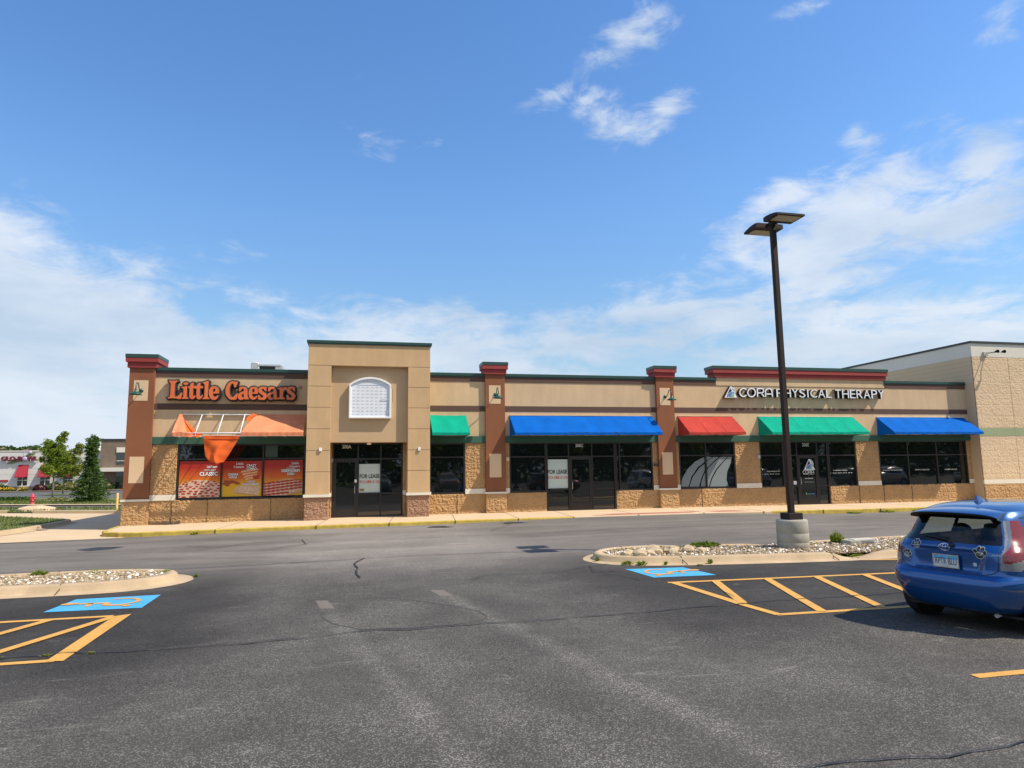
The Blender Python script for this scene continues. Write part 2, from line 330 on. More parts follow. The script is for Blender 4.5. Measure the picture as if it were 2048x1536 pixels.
def asphalt():
    m, nt, b = new_mat('asphalt'); N = nt.nodes; L = nt.links
    g = N.new('ShaderNodeNewGeometry'); P = g.outputs['Position']
    sx = N.new('ShaderNodeSeparateXYZ'); L.new(P, sx.inputs[0])
    def mt(op, a, b_=None, cl=False):
        n = N.new('ShaderNodeMath'); n.operation = op; n.use_clamp = cl
        for i, v in enumerate((a, b_)):
            if v is None: continue
            if isinstance(v, (int, float)): n.inputs[i].default_value = v
            else: L.new(v, n.inputs[i])
        return n.outputs[0]
    def noise(sc, det=4, ro=.6, st=None, dist=0.0, rot=0):
        vec = P
        if st:
            mp = N.new('ShaderNodeMapping'); mp.inputs['Scale'].default_value = st; mp.inputs['Rotation'].default_value = (0, 0, rot); L.new(P, mp.inputs[0]); vec = mp.outputs[0]
        n = N.new('ShaderNodeTexNoise'); n.inputs['Scale'].default_value = sc; n.inputs['Detail'].default_value = det; n.inputs['Roughness'].default_value = ro; n.inputs['Distortion'].default_value = dist
        L.new(vec, n.inputs['Vector']); return n.outputs['Fac']
    def rng(v, a, b_, lo=0., hi=1., smooth=True):
        r = N.new('ShaderNodeMapRange'); r.interpolation_type = 'SMOOTHSTEP' if smooth else 'LINEAR'
        for k, x in zip(('From Min', 'From Max', 'To Min', 'To Max'), (a, b_, lo, hi)): r.inputs[k].default_value = x
        L.new(v, r.inputs['Value']); return r.outputs[0]
    # worn lane (grey-brown) north of the joint, sealed lot (near black) south of it
    warp = mt('MULTIPLY', mt('SUBTRACT', noise(.45, 4), .5), 1.6)
    yy = mt('ADD', sx.outputs[1], warp)
    lane = rng(yy, 10.6, 15.2)
    # sealed, darker beside the stalls
    stallL = mt('MULTIPLY', rng(mt('ADD', sx.outputs[0], warp), -.6, -2.4), rng(yy, 5.0, 7.5))
    stallR = mt('MULTIPLY', rng(mt('ADD', sx.outputs[0], warp), 2.4, 4.4), rng(yy, 5.6, 8.0))
    dark = mt('MAXIMUM', stallL, stallR)
    big = noise(.55, 5, .6, dist=.4)
    wide = noise(1.0, 5, .62, (.18, 1.0, 1), .5)
    agg = rng(noise(140, 2, .7), .42, .66)                # exposed light aggregate grains
    agg2 = rng(noise(34, 4, .8), .46, .68)
    # faint worn paint and wheel-path streaks, running away from the camera
    def streak(x0, y0, k, w, ymin, ymax):
        d = mt('ABSOLUTE', mt('SUBTRACT', sx.outputs[0], mt('ADD', mt('MULTIPLY', mt('SUBTRACT', y0, sx.outputs[1]), k), x0)))
        f = rng(mt('ADD', d, mt('MULTIPLY', mt('SUBTRACT', noise(2.5, 5), .5), .35)), w, 0.0); f = mt('MULTIPLY', f, rng(sx.outputs[1], ymax, ymax - .5)); f = mt('MULTIPLY', f, rng(sx.outputs[1], ymin, ymin + 1.5)); return f
    st = mt('MAXIMUM', streak(-.47, 9.8, .2, .22, 2.2, 9.95), streak(1.15, 10.1, .215, .22, 2.2, 10.25))
    st = mt('MAXIMUM', st, streak(-2.6, 5.5, -.25, .45, .5, 6.6)); st = mt('MAXIMUM', st, mt('MULTIPLY', streak(.35, 7.4, .32, .5, .5, 7.6), .5))
    st = mt('MULTIPLY', st, rng(noise(1.6, 5), .25, .62, .35, 1.))
    val = mt('ADD', rng(big, .3, .7, .029, .047), mt('MULTIPLY', lane, .095))
    val = mt('ADD', val, mt('MULTIPLY', mt('MULTIPLY', lane, rng(wide, .35, .65, -1, 1, False)), .024))
    val = mt('SUBTRACT', val, mt('MULTIPLY', dark, .020))
    val = mt('ADD', val, mt('MULTIPLY', st, .012))
    vo = N.new('ShaderNodeTexVoronoi'); vo.inputs['Scale'].default_value = 125; L.new(P, vo.inputs['Vector']); sc_ = N.new('ShaderNodeSeparateColor'); L.new(vo.outputs['Color'], sc_.inputs[0])
    grain = rng(sc_.outputs[0], .60, 1.0)
    worn = mt('ADD', rng(noise(.9, 6, .7, dist=.6), .35, .75, .45, .95), mt('MULTIPLY', st, .42))
    worn = mt('MULTIPLY', worn, rng(dark, 0, 1, 1, .35))
    val = mt('ADD', val, mt('MULTIPLY', mt('MULTIPLY', grain, worn), .20))
    val = mt('ADD', val, mt('MULTIPLY', mt('MULTIPLY', agg, worn), .05))
    # pale scuffs
    sc = mt('MULTIPLY', rng(noise(2.2, 8, .75, (.35, 2.2, 1), 1.2), .56, .70), rng(noise(.5, 3), .40, .55))
    val = mt('ADD', val, mt('MULTIPLY', sc, .075))
    # oil spots
    oil = mt('MULTIPLY', rng(noise(1.3, 3, .5), .66, .78), .025)
    val = mt('MAXIMUM', mt('SUBTRACT', val, oil), .014)
    cr = N.new('ShaderNodeCombineColor'); 
    L.new(mt('MULTIPLY', val, rng(lane, 0, 1, 1.0, 1.08, False)), cr.inputs[0]); L.new(mt('MULTIPLY', val, rng(lane, 0, 1, .955, .99, False)), cr.inputs[1]); L.new(mt('MULTIPLY', val, rng(lane, 0, 1, .89, .90, False)), cr.inputs[2])
    L.new(cr.outputs[0], b.inputs['Base Color']); b.inputs['Roughness'].default_value = .88; b.inputs['Specular IOR Level'].default_value = .3
    bp = N.new('ShaderNodeBump'); bp.inputs['Strength'].default_value = .5; bp.inputs['Distance'].default_value = .006
    L.new(noise(75, 4, .75), bp.inputs['Height']); L.new(bp.outputs[0], b.inputs['Normal'])
    return m
M['asphalt'] = asphalt()
M['farasphalt'] = mat('far_asphalt', (.085, .085, .09), .9, .12, .5)

def paint_mat(name, col, wear=.5):
    m, nt, b = new_mat(name); N = nt.nodes; L = nt.links
    g = N.new('ShaderNodeNewGeometry'); n = N.new('ShaderNodeTexNoise'); n.inputs['Scale'].default_value = 38; n.inputs['Detail'].default_value = 6; n.inputs['Roughness'].default_value = .8
    L.new(g.outputs['Position'], n.inputs['Vector']); r = N.new('ShaderNodeMapRange'); r.inputs['From Min'].default_value = .62 - wear * .1; r.inputs['From Max'].default_value = .76
    L.new(n.outputs['Fac'], r.inputs['Value']); mx = N.new('ShaderNodeMixRGB'); L.new(r.outputs[0], mx.inputs[0]); mx.inputs[1].default_value = (*col, 1); mx.inputs[2].default_value = (.06, .058, .05, 1)
    n2 = N.new('ShaderNodeTexNoise'); n2.inputs['Scale'].default_value = 3; n2.inputs['Detail'].default_value = 5; L.new(g.outputs['Position'], n2.inputs['Vector'])
    v = N.new('ShaderNodeVectorMath'); v.operation = 'SCALE'; r2 = N.new('ShaderNodeMapRange'); r2.inputs['To Min'].default_value = .8; r2.inputs['To Max'].default_value = 1.18; L.new(n2.outputs['Fac'], r2.inputs['Value'])
    L.new(mx.outputs[0], v.inputs[0]); L.new(r2.outputs[0], v.inputs['Scale']); L.new(v.outputs[0], b.inputs['Base Color']); b.inputs['Roughness'].default_value = .7
    bp = N.new('ShaderNodeBump'); bp.inputs['Strength'].default_value = .25; bp.inputs['Distance'].default_value = .004; L.new(n.outputs['Fac'], bp.inputs['Height']); L.new(bp.outputs[0], b.inputs['Normal'])
    return m
M['ln_yellow'] = paint_mat('line_yellow', (.56, .30, .06), .9)
M['ln_blue'] = paint_mat('stall_blue', (.055, .33, .62), .7)
M['ln_old'] = paint_mat('line_worn', (.14, .125, .105), 1.0)

def foliage(name, c0, c1, trans=.3):
    m = bpy.data.materials.new(name); m.use_nodes = True; nt = m.node_tree; N = nt.nodes; L = nt.links; N.clear()
    g = N.new('ShaderNodeNewGeometry'); n = N.new('ShaderNodeTexNoise'); n.inputs['Scale'].default_value = 1.6; n.inputs['Detail'].default_value = 4
    L.new(g.outputs['Position'], n.inputs['Vector']); rp = N.new('ShaderNodeValToRGB'); rp.color_ramp.elements[0].position = .32; rp.color_ramp.elements[1].position = .68
    rp.color_ramp.elements[0].color = (*c0, 1); rp.color_ramp.elements[1].color = (*c1, 1)
    a = N.new('ShaderNodeMath'); a.operation = 'MULTIPLY_ADD'; L.new(g.outputs['Random Per Island'], a.inputs[0]); a.inputs[1].default_value = .3; L.new(n.outputs['Fac'], a.inputs[2])
    s = N.new('ShaderNodeMath'); s.operation = 'SUBTRACT'; L.new(a.outputs[0], s.inputs[0]); s.inputs[1].default_value = .15; L.new(s.outputs[0], rp.inputs[0])
    d = N.new('ShaderNodeBsdfDiffuse'); t = N.new('ShaderNodeBsdfTranslucent'); mx = N.new('ShaderNodeMixShader'); mx.inputs[0].default_value = trans
    L.new(rp.outputs[0], d.inputs[0]); L.new(rp.outputs[0], t.inputs[0]); L.new(d.outputs[0], mx.inputs[1]); L.new(t.outputs[0], mx.inputs[2])
    o = N.new('ShaderNodeOutputMaterial'); L.new(mx.outputs[0], o.inputs[0]); return m
M['leaf'] = foliage('leaf_light', (.13, .20, .03), (.27, .34, .05), .45)
M['leaf2'] = foliage('leaf_olive', (.14, .17, .03), (.26, .29, .06), .4)
M['needles'] = foliage('needles', (.04, .085, .025), (.12, .19, .05), .3)
M['leafdark'] = foliage('leaf_dark', (.03, .07, .02), (.07, .13, .03), .3)
M['leafpurple'] = foliage('leaf_purple', (.06, .018, .03), (.11, .03, .05), .25)
M['flower'] = foliage('flower_yellow', (.5, .35, .02), (.7, .5, .05), .3)
M['grass'] = mat('grass', (.115, .150, .045), .95, .25, 1.5, .8, 30, fine=.3, fs=25)
M['grass_far'] = mat('grass_far', (.105, .135, .04), .95, .25, .5, .8, 8, fine=.2, fs=4)
M['blade'] = foliage('grass_blades', (.07, .11, .025), (.20, .22, .07), .3)
def gravel_mat():
    m, nt, b = new_mat('gravel'); N = nt.nodes; L = nt.links
    g = N.new('ShaderNodeNewGeometry'); rp = N.new('ShaderNodeValToRGB')
    for p, c in ((0.0, (.24, .175, .11)), (.25, (.31, .24, .155)), (.5, (.34, .27, .175)), (.8, (.40, .33, .23)), (1.0, (.23, .175, .115))):
        e = rp.color_ramp.elements.new(p) if p not in (0., 1.) else rp.color_ramp.elements[int(p)]; e.color = (*c, 1)
    L.new(g.outputs['Random Per Island'], rp.inputs[0]); L.new(rp.outputs[0], b.inputs['Base Color']); b.inputs['Roughness'].default_value = .95; b.inputs['Specular IOR Level'].default_value = .15; return m
M['gravel'] = gravel_mat()
M['gravelbase'] = mat('gravel_base', (.44, .35, .235), .95, .3, 20, .8, 40)
M['rock'] = mat('limestone', (.42, .34, .23), .92, .25, 9, .8, 25)

# ================================================================ ground
def lerp_tab(x, tab):
    if x <= tab[0][0]: return tab[0][1]
    for (a, va), (b, vb) in zip(tab, tab[1:]):
        if x <= b: return va + (vb - va) * (x - a) / (b - a)
    return tab[-1][1]
def sst(x, a, b):
    t = min(1, max(0, (x - a) / (b - a))); return t * t * (3 - 2 * t)
RISE = [(-12, -.05), (-6.5, -.03), (-2, .03), (2.3, .06), (4, .085), (7.2, .145), (12, .145), (14, .08), (16.6, .0), (60, .0)]
def gz(x, y): return lerp_tab(x, RISE) * sst(y, 14.5, 21.3)
WALKZ = [(-8, .085), (-1.8, .14), (3, .17), (12, .175), (19, .135), (27, .12), (60, .12)]
def wz(x): return lerp_tab(x, WALKZ)

MB().sheet([(-900, -900), (900, -900), (900, 900), (-900, 900)], -.12).build('ground', M['grass_far']).__setitem__('kind', 'structure')
xs = [-70, -45, -30, -20, -16, -14, -12] + [-11 + i for i in range(41)] + [32, 40, 50, 60, 75, 95, 120]
ys = [-42, -30, -20, -10, -5, 0, 4, 8, 10, 12, 14, 15, 16, 17, 18, 19, 20, 20.6, 21.3, 21.9]
b = MB(); b.add([(x, y, gz(x, y)) for y in ys for x in xs], [(j * len(xs) + i, j * len(xs) + i + 1, (j + 1) * len(xs) + i + 1, (j + 1) * len(xs) + i) for j in range(len(ys) - 1) for i in range(len(xs) - 1)], True)
tag(b.build('parking_lot_asphalt', M['asphalt']), kind='structure')

# sidewalk along the shops with its painted kerb
b = MB(); kx = [x / 2 for x in range(-12, 80)]
def kerb_y(x): return 21.35
n = len(kx)
rows = []
b.add([(x, 21.5, wz(x)) for x in kx] + [(x, 24.6, wz(x) + .012) for x in kx], [(i, i + 1, n + i + 1, n + i) for i in range(n - 1)])
# rounded west end of the walk
end = [(-6.0, 21.5), (-6.6, 21.62), (-7.05, 21.95), (-7.22, 22.4), (-7.3, 23.2), (-7.42, 24.6), (-6.0, 24.6)]
b.add([(x, y, wz(-6) - .002 * i * 0) for i, (x, y) in enumerate(end)], [tuple(range(len(end)))])
tag(b.build('sidewalk', M['walk']), kind='structure')
b = MB(); bj = MB()
for xj in (-4.05, -1.22, .95, 3.0, 5.05, 6.9, 9.2, 11.6, 13.9, 16.3, 18.7, 21.0, 23.4):
    z = wz(xj); bj.add([(xj - .01, 21.36, z + .003), (xj + .01, 21.36, z + .003), (xj + .01 + (.3 if xj < 4 else .2), 24.38, z + .014), (xj - .01 + (.3 if xj < 4 else .2), 24.38, z + .014)], [(0, 1, 2, 3)])
    bj.box(xj - .012, xj + .012, 21.342, 21.36, gz(xj, 21.3) - .01, z + .003)
tag(bj.build('sidewalk_joint', M['joint']), kind='structure')
def kerb_strip(x0, x1, m, name, extra=None):
    b = MB(); k = max(2, int((x1 - x0) / .4)); P = []
    for i in range(k + 1):
        x = x0 + (x1 - x0) * i / k; z = wz(x); g = gz(x, 21.3) - .05
        P += [(x, 21.352, g), (x, 21.36, z - .02), (x, 21.38, z + .002), (x, 21.5, z + .002)]
    b.add(P, [(4 * i + j, 4 * i + 4 + j, 4 * i + 5 + j, 4 * i + 1 + j) for i in range(k) for j in range(3)])
    if extra:
        P = []
        for (x, y, nx, ny) in extra:
            z = wz(-6); P += [(x + nx * .15, y + ny * .15, -.1), (x + nx * .145, y + ny * .145, z - .02), (x + nx * .12, y + ny * .12, z + .002), (x, y, z + .002)]
        b.add(P, [(4 * i + 4 + j, 4 * i + j, 4 * i + 1 + j, 4 * i + 5 + j) for i in range(len(extra) - 1) for j in range(3)])
    return tag(b.build(name, m), kind='structure')
kerb_strip(-6.0, 6.95, M['yellow'], 'sidewalk_kerb', [(-6.0, 21.5, 0, -1), (-6.6, 21.62, -.3, -.95), (-7.05, 21.95, -.75, -.65), (-7.22, 22.4, -.95, -.3), (-7.3, 23.2, -1, -.05), (-7.42, 24.4, -1, 0)])
kerb_strip(6.95, 14.2, M['walk'], 'sidewalk_kerb')
kerb_strip(14.2, 39.5, M['yellow'], 'sidewalk_kerb')
MBr = MB().add([(7.6, 21.56, wz(7.6) + .006), (13.5, 21.56, wz(13.5) + .006), (13.2, 22.15, wz(13.2) + .008), (8.6, 22.15, wz(8.6) + .008)], [(0, 1, 2, 3)])
tag(MBr.build('red_ramp_paving', M['ramp']), kind='structure')
# concrete drive west of the building, grass island, street and verges
tag(MB().sheet([(-60, 20.9), (-9.4, 20.85), (-6.4, 21.25), (-6.9, 22), (-7.2, 24.4), (-7.2, 44), (-12, 44), (-60, 62)], .006 - .03).build('concrete_drive', M['concrete']), kind='structure')
def smooth_poly(pts, it=2, closed=True):
    P = [tuple(p) + ((1.0,) if len(p) == 2 else ()) for p in pts]
    for _ in range(it):
        Q = []
        for i in range(len(P)):
            a, c = P[i], P[(i + 1) % len(P)]
            Q.append(tuple(a[k] * .75 + c[k] * .25 for k in range(3))); Q.append(tuple(a[k] * .25 + c[k] * .75 for k in range(3)))
        P = Q
    return P
def kerb_ring(poly, h, w, gut, name, m, base=0., closed=True):
    n = len(poly); P = [Vector(p[:2]) for p in poly]; N_ = []
    for i in range(n):
        a, c = P[(i - 1) % n], P[(i + 1) % n]
        if not closed and i == 0: a = P[0]
        if not closed and i == n - 1: c = P[-1]
        t = (c - a).normalized(); N_.append(Vector((t.y, -t.x)))
    prof = [(gut, .004), (.07, .014), (.035, .03), (.008, h * .8), (-.02, h * .97), (-.05, h), (-w, h), (-w - .005, h - .05)]
    vs = []
    for i in range(n):
        k = poly[i][2] if len(poly[i]) > 2 else 1.0
        for (o, z) in prof: vs.append((P[i].x + N_[i].x * o, P[i].y + N_[i].y * o, base + (z * k if z > .02 else z)))
    m_ = len(prof); fs = [(i * m_ + q, ((i + 1) % n) * m_ + q, ((i + 1) % n) * m_ + q + 1, i * m_ + q + 1) for i in range(n if closed else n - 1) for q in range(m_ - 1)]
    return tag(MB().add(vs, fs, True).build(name, m), kind='structure')

ISL_L = smooth_poly([(-9, 11.5), (-5.1, 11.55), (-4.2, 11.56), (-3.45, 11.62), (-3.0, 11.95), (-2.88, 12.4), (-3.1, 12.82), (-3.7, 13.08), (-4.5, 13.16), (-9, 12.95)])
ISL_R = smooth_poly([(4.5, 12.75), (4.42, 12.35), (4.62, 11.95), (5.2, 11.62), (6.2, 11.42), (7.6, 11.22), (8.3, 11.15), (8.62, 11.12), (8.95, 11.12, .12), (9.35, 11.12, .12), (9.75, 11.1), (10.3, 11.08), (12, 11.0), (19, 10.8), (19, 13.4), (12, 13.3), (9.6, 13.05), (9.1, 12.95), (8.9, 12.92, .15), (8.5, 12.92, .15), (8.25, 12.95), (7.2, 13.15), (6.2, 13.4), (5.4, 13.42), (4.85, 13.2)])
kerb_ring(ISL_L, .13, .16, .26, 'island_kerb', M['kerb'])
kerb_ring(ISL_R, .13, .16, .22, 'island_kerb', M['kerb'])
GR = [(-60, 21.9), (-13, 21.95), (-10.9, 22.4), (-10.35, 23.6), (-10.3, 26), (-10.35, 28.2), (-10.6, 28.9), (-11.2, 29.4), (-13.5, 31.6), (-15.5, 33.0), (-30, 39.5), (-60, 53)]
GRs = smooth_poly(GR); kerb_ring(GRs, .13, .16, .2, 'grass_island_kerb', M['kerb'], base=-.02)
def inset(poly, d):
    n = len(poly); P = [Vector(p[:2]) for p in poly]; o = []
    for i in range(n):
        t = (P[(i + 1) % n] - P[(i - 1) % n]).normalized(); q = P[i] - Vector((t.y, -t.x)) * d; o.append((q.x, q.y))
    return o
tag(MB().sheet(inset(GRs, .155), .10).build('lawn', M['grass']), kind='structure')
tag(MB().sheet(inset(ISL_L, .155), .085).build('gravel_bed', M['gravelbase']), kind='structure')
tag(MB().sheet(inset(ISL_R, .155), .085).build('gravel_bed', M['gravelbase']), kind='structure')
def ins(poly, x, y):
    c = False; n = len(poly)
    for i in range(n):
        a, d = poly[i], poly[(i + 1) % n]
        if (a[1] > y) != (d[1] > y) and x < (d[0] - a[0]) * (y - a[1]) / (d[1] - a[1]) + a[0]: c = not c
    return c
def gravel(poly, x0, x1, y0, y1, cnt, name='gravel'):
    b = MB(); k = 0; P = inset(poly, .15)
    ico = bmesh.new(); bmesh.ops.create_icosphere(ico, subdivisions=1, radius=1); V = [v.co.copy() for v in ico.verts]; ico.verts.index_update(); F = [[v.index for v in f.verts] for f in ico.faces]; ico.free()
    V8 = [Vector(p) for p in ((1, 0, 0), (-1, 0, 0), (0, 1, 0), (0, -1, 0), (0, 0, 1), (0, 0, -1))]; F8 = [(0, 2, 4), (2, 1, 4), (1, 3, 4), (3, 0, 4), (2, 0, 5), (1, 2, 5), (3, 1, 5), (0, 3, 5)]
    while k < cnt:
        x, y = random.uniform(x0, x1), random.uniform(y0, y1)
        if not ins(P, x, y): continue
        r = random.choice((.014, .018, .022, .026, .032)); rot = Matrix.Rotation(random.uniform(0, 6.28), 3, 'Z') @ Matrix.Rotation(random.uniform(-.6, .6), 3, 'X')
        s = Vector((r * random.uniform(.8, 1.5), r * random.uniform(.7, 1.1), r * random.uniform(.5, .9)))
        z = .085 + random.uniform(0, .035)
        vv = [(rot @ Vector((v.x * s.x * random.uniform(.8, 1.15), v.y * s.y * random.uniform(.8, 1.15), v.z * s.z))) + Vector((x, y, z)) for v in (V if r > .024 else V8)]
        b.add(vv, F if r > .024 else F8); k += 1
    return tag(b.build(name, M['gravel']), kind='stuff')
gravel(ISL_L, -6.6, -2.9, 11.6, 13.1, 4200)
gravel(ISL_R, 4.4, 12.6, 11.1, 13.4, 8200)
# kerb joints / cracks on islands
b = MB()
for (x, y, dx, dy) in ((-4.33, 11.56, .02, -.3), (5.75, 11.5, .03, -.25), (8.6, 11.12, .03, -.22), (10.0, 11.09, .05, -.2), (5.3, 13.4, .02, .2), (-4.9, 13.13, .01, .2)):
    b.tube([(x, y + .16 * (-1 if dy > 0 else 1), .131), (x + dx * .3, y + (-.02 if dy > 0 else .02), .129), (x + dx * .6, y + (.012 if dy > 0 else -.012), .07), (x + dx, y + dy * .7, .012)], .0075, 4)
tag(b.build('kerb_joint', M['joint']), kind='structure')

# painted markings
def quad_line(a, c, w, mb, z=.004):
    a, c = Vector(a), Vector(c); t = (c - a).normalized(); nn = Vector((-t.y, t.x)) * w / 2
    P = [a - nn, c - nn, c + nn, a + nn]; mb.add([(p.x, p.y, z) for p in P], [(0, 1, 2, 3)])
W10 = .105
mb = MB(); z = .005
def pl(pts, z, mb): mb.add([(x, y, z) for x, y in pts], [tuple(range(len(pts)))])
quad_line((-4.9 - 3, 9.52), (-2.95, 9.53), W10, mb, .005)
pl([(-2.93, 9.5), (-2.76, 9.585), (-2.70, 7.405), (-2.86, 7.44)], .0075, mb)
quad_line((-2.78, 7.455), (-7.5, 7.46), .10, mb, .005)
for x in (-2.92, -3.64, -4.36, -5.08): quad_line((x, 9.47), (x - .72, 7.49), .12, mb, .010)
tag(mb.build('yellow_stall_marking', M['ln_yellow']), 'yellow hatched access aisle painted at the lower left', kind='structure')
mb = MB()
quad_line((4.62, 9.72), (12.5, 9.22), W10, mb, .005)
quad_line((4.70, 9.69), (4.79, 7.95), .13, mb, .0075); quad_line((4.78, 7.99), (4.86, 7.28), .12, mb, .0075)
quad_line((4.83, 7.30), (12.5, 7.10), .10, mb, .005)
quad_line((5.36, 9.62), (4.83, 8.0), .12, mb, .010)
for x in (6.22, 7.06, 7.90, 8.74): quad_line((x, 9.58 - (x - 6.2) * .06), (x - .77, 7.29), .12, mb, .010)
quad_line((4.98, 4.80), (10.5, 4.74), .10, mb, .005)
quad_line((9.0, 10.95), (11.5, 10.25), .09, mb, .005)
tag(mb.build('yellow_stall_marking', M['ln_yellow']), kind='structure')
pl_b = MB(); pl([(-3.93, 10.04), (-2.76, 9.99), (-2.78, 10.96), (-3.87, 10.92)], .005, pl_b); tag(pl_b.build('blue_stall_marking', M['ln_blue']), kind='structure')
pl_b = MB(); pl([(4.53, 11.20), (4.62, 10.22), (5.68, 10.155), (5.565, 11.08)], .005, pl_b); tag(pl_b.build('blue_stall_marking', M['ln_blue']), kind='structure')
def wheelchair(cx, cy, L, H, flip):
    # access symbol lying along X; u = up of the figure, v = sideways
    mb = MB()
    def T(u, v): return (cx - flip * u * L, cy + v * H)
    def band(pts, w, closed=False):
        P = [Vector(T(*p)) for p in pts]
        for i in range(len(P) - 1 + (1 if closed else 0)):
            quad_line(P[i], P[(i + 1) % len(P)], w, mb, .0095 + .0004 * (i % 5))
    mb.add([(T(.46 + .11 * math.cos(t * .5236), .06 + .09 * math.sin(t * .5236))) + (.0125,) for t in range(12)], [tuple(range(12))])
    band([(.36, .05), (.12, .02), (-.02, .0), (-.04, -.2), (-.30, -.27), (-.36, -.38)], .085)
    band([(.2, .04), (.17, -.22)], .07)
    band([(-.13 + .26 * math.cos(R(a)), .05 + .30 * math.sin(R(a))) for a in range(60, 300, 20)], .06)
    return tag(mb.build('access_symbol_marking', M['ln_yellow']), kind='structure')
wheelchair(-3.34, 10.47, 1.0, .85, 1); wheelchair(5.1, 10.66, 1.0, .85, -1)
mb = MB()
pl([(-.55, 9.82), (-.39, 9.80), (-.27, 9.2), (-.45, 9.25)], .003, mb); pl([(1.05, 10.15), (1.24, 10.14), (1.32, 9.62), (1.14, 9.66)], .003, mb)
tag(mb.build('worn_stripe_marking', M['ln_old']), kind='structure')
# cracks and crack sealant, skid marks
def crack(pts, w, zz=.0135, jit=.03):
    P = []
    for i in range(len(pts) - 1):
        a, c = Vector(pts[i]), Vector(pts[i + 1]); k = max(2, int((c - a).length / .12))
        for j in range(k):
            p = a.lerp(c, j / k); nz_ = mnoise.noise(Vector((p.x * 3, p.y * 3, 5))); P.append(p + Vector((nz_ * jit, nz_ * jit * 1.3)))
    P.append(Vector(pts[-1])); mb = MB(); vs = []; n = len(P)
    for i in range(n):
        t = (P[min(i + 1, n - 1)] - P[max(i - 1, 0)]).normalized(); ww = w * (.35 + 1.1 * abs(mnoise.noise(Vector((P[i].x * 5, P[i].y * 5, 9))))); nn = Vector((-t.y, t.x)) * ww
        for q in (P[i] - nn, P[i] + nn): vs.append((q.x, q.y, gz(q.x, q.y) + zz))
    mb.add(vs, [(2 * i, 2 * i + 1, 2 * i + 3, 2 * i + 2) for i in range(n - 1)])
    return mb
mb = MB()
def addm(dst, src): dst.add(src.v, src.f); return dst
for pts, w in (([(-9, 13.3), (-2.93, 13.76), (-1.98, 13.83), (-.37, 14.01), (.14, 14.18), (1.08, 14.22), (2.92, 14.21), (4.0, 13.98), (4.4, 13.9)], .022), ([(.14, 14.18), (-.05, 13.47), (.01, 12.66), (-.02, 12.14), (.05, 11.63)], .028),
               ([(-6, 7.7), (-3.34, 7.68), (-2.71, 7.7), (-2.23, 7.6), (-1.07, 7.62), (-.49, 7.69), (.06, 7.82), (.59, 7.76), (1.43, 7.83), (2.2, 7.79), (3.48, 7.85), (4.13, 7.96), (4.6, 7.92), (5.17, 8.04), (5.97, 8.01), (7.24, 8.03), (9, 8.2)], .017),
               ([(-9, 17.2), (-2.53, 17.5), (-.47, 17.56), (1.72, 17.68), (5.0, 17.6), (9, 17.7), (16, 17.9), (24, 17.8)], .016), ([(1.7, 10.87), (2.06, 11.22), (3.17, 11.19), (4.5, 11.9)], .009),
               ([(2.5, 3.68), (3.11, 3.64), (3.49, 3.59), (3.83, 3.6), (4.09, 3.63), (5.2, 3.8)], .013), ([(4.1, 11.8), (3.9, 11.1), (4.3, 10.4), (4.3, 10.0)], .010), ([(-4.2, 15.3), (-1.8, 15.0), (-1.2, 14.6)], .010),
               ([(5, 15.8), (8, 16.1), (11, 15.7), (15, 16.0)], .010), ([(9, 20.0), (12, 19.4), (17, 19.7), (22, 19.2)], .012), ([(3.6, 18.6), (4.5, 20.1), (4.4, 21.2)], .009), ([(-8.2, 18.2), (-4.6, 18.6), (-3.4, 17.5)], .010), ([(-3.6, 16.8), (-2.6, 18.0), (-1.4, 18.3), (-1.2, 17.2), (-2.2, 16.2)], .018), ([(4.9, 9.4), (5.05, 8.95), (4.95, 8.4)], .008)):
    addm(mb, crack(pts, w))
tag(mb.build('crack_sealant', M['sealant']), kind='structure')
mb = MB()
addm(mb, crack([(-.42, 9.04), (-.40, 8.68), (-.27, 8.32), (.06, 7.92), (.59, 7.86), (1.09, 7.88), (1.42, 8.0), (1.53, 8.19), (1.48, 8.51), (1.25, 8.91), (.73, 9.53), (.34, 9.78), (-.05, 9.82)], .022, .0022, .02))
tag(mb.build('skid_mark', mat('skid_rubber', (.046, .044, .043), .9, .3, 30)), kind='structure')
mb = MB(); 
pl([(-6.5, 18.15), (-6.2, 18.6), (-5.55, 18.5), (-5.7, 17.95), (-6.1, 17.75)], gz(-6, 18) + .004, mb); pl([(2.0, 20.4), (2.2, 20.75), (2.9, 20.7), (2.95, 20.25), (2.5, 20.1)], gz(2.4, 20.4) + .005, mb); pl([(4.35, 20.5), (4.5, 20.85), (5.1, 20.8), (5.1, 20.4)], gz(4.7, 20.6) + .006, mb)
tag(mb.build('asphalt_patch', M['sealant']), kind='structure')

# streets and verges to the north-west (lines run obliquely)
def strip(y0, y1, zz, m, name, x0=-62, x1=-8.5, sl=-.45):
    f = lambda Y, X: Y + sl * (X + 17)
    return tag(MB().sheet([(x0, f(y0, x0)), (x1, f(y0, x1)), (x1, f(y1, x1)), (x0, f(y1, x0))], zz).build(name, m), kind='structure')
b = MB(); f = lambda Y, X: Y - .45 * (X + 17)
for (xa, xb) in ((-60, -16.3), (-15.0, -7.6)):
    b.add([(xa, f(37.3, xa), -.06), (xb, f(37.3, xb), -.06), (xb, f(37.32, xb), .10), (xa, f(37.32, xa), .10), (xb, f(37.55, xb), .11), (xa, f(37.55, xa), .11)], [(0, 1, 2, 3), (3, 2, 4, 5)])
tag(b.build('drive_kerb', M['concrete']), kind='structure')
strip(37.5, 41.6, .02, M['grass_far'], 'verge'); strip(41.6, 44.4, -.006, M['farasphalt'], 'street'); strip(44.4, 45.3, .05, M['concrete'], 'street_kerb')
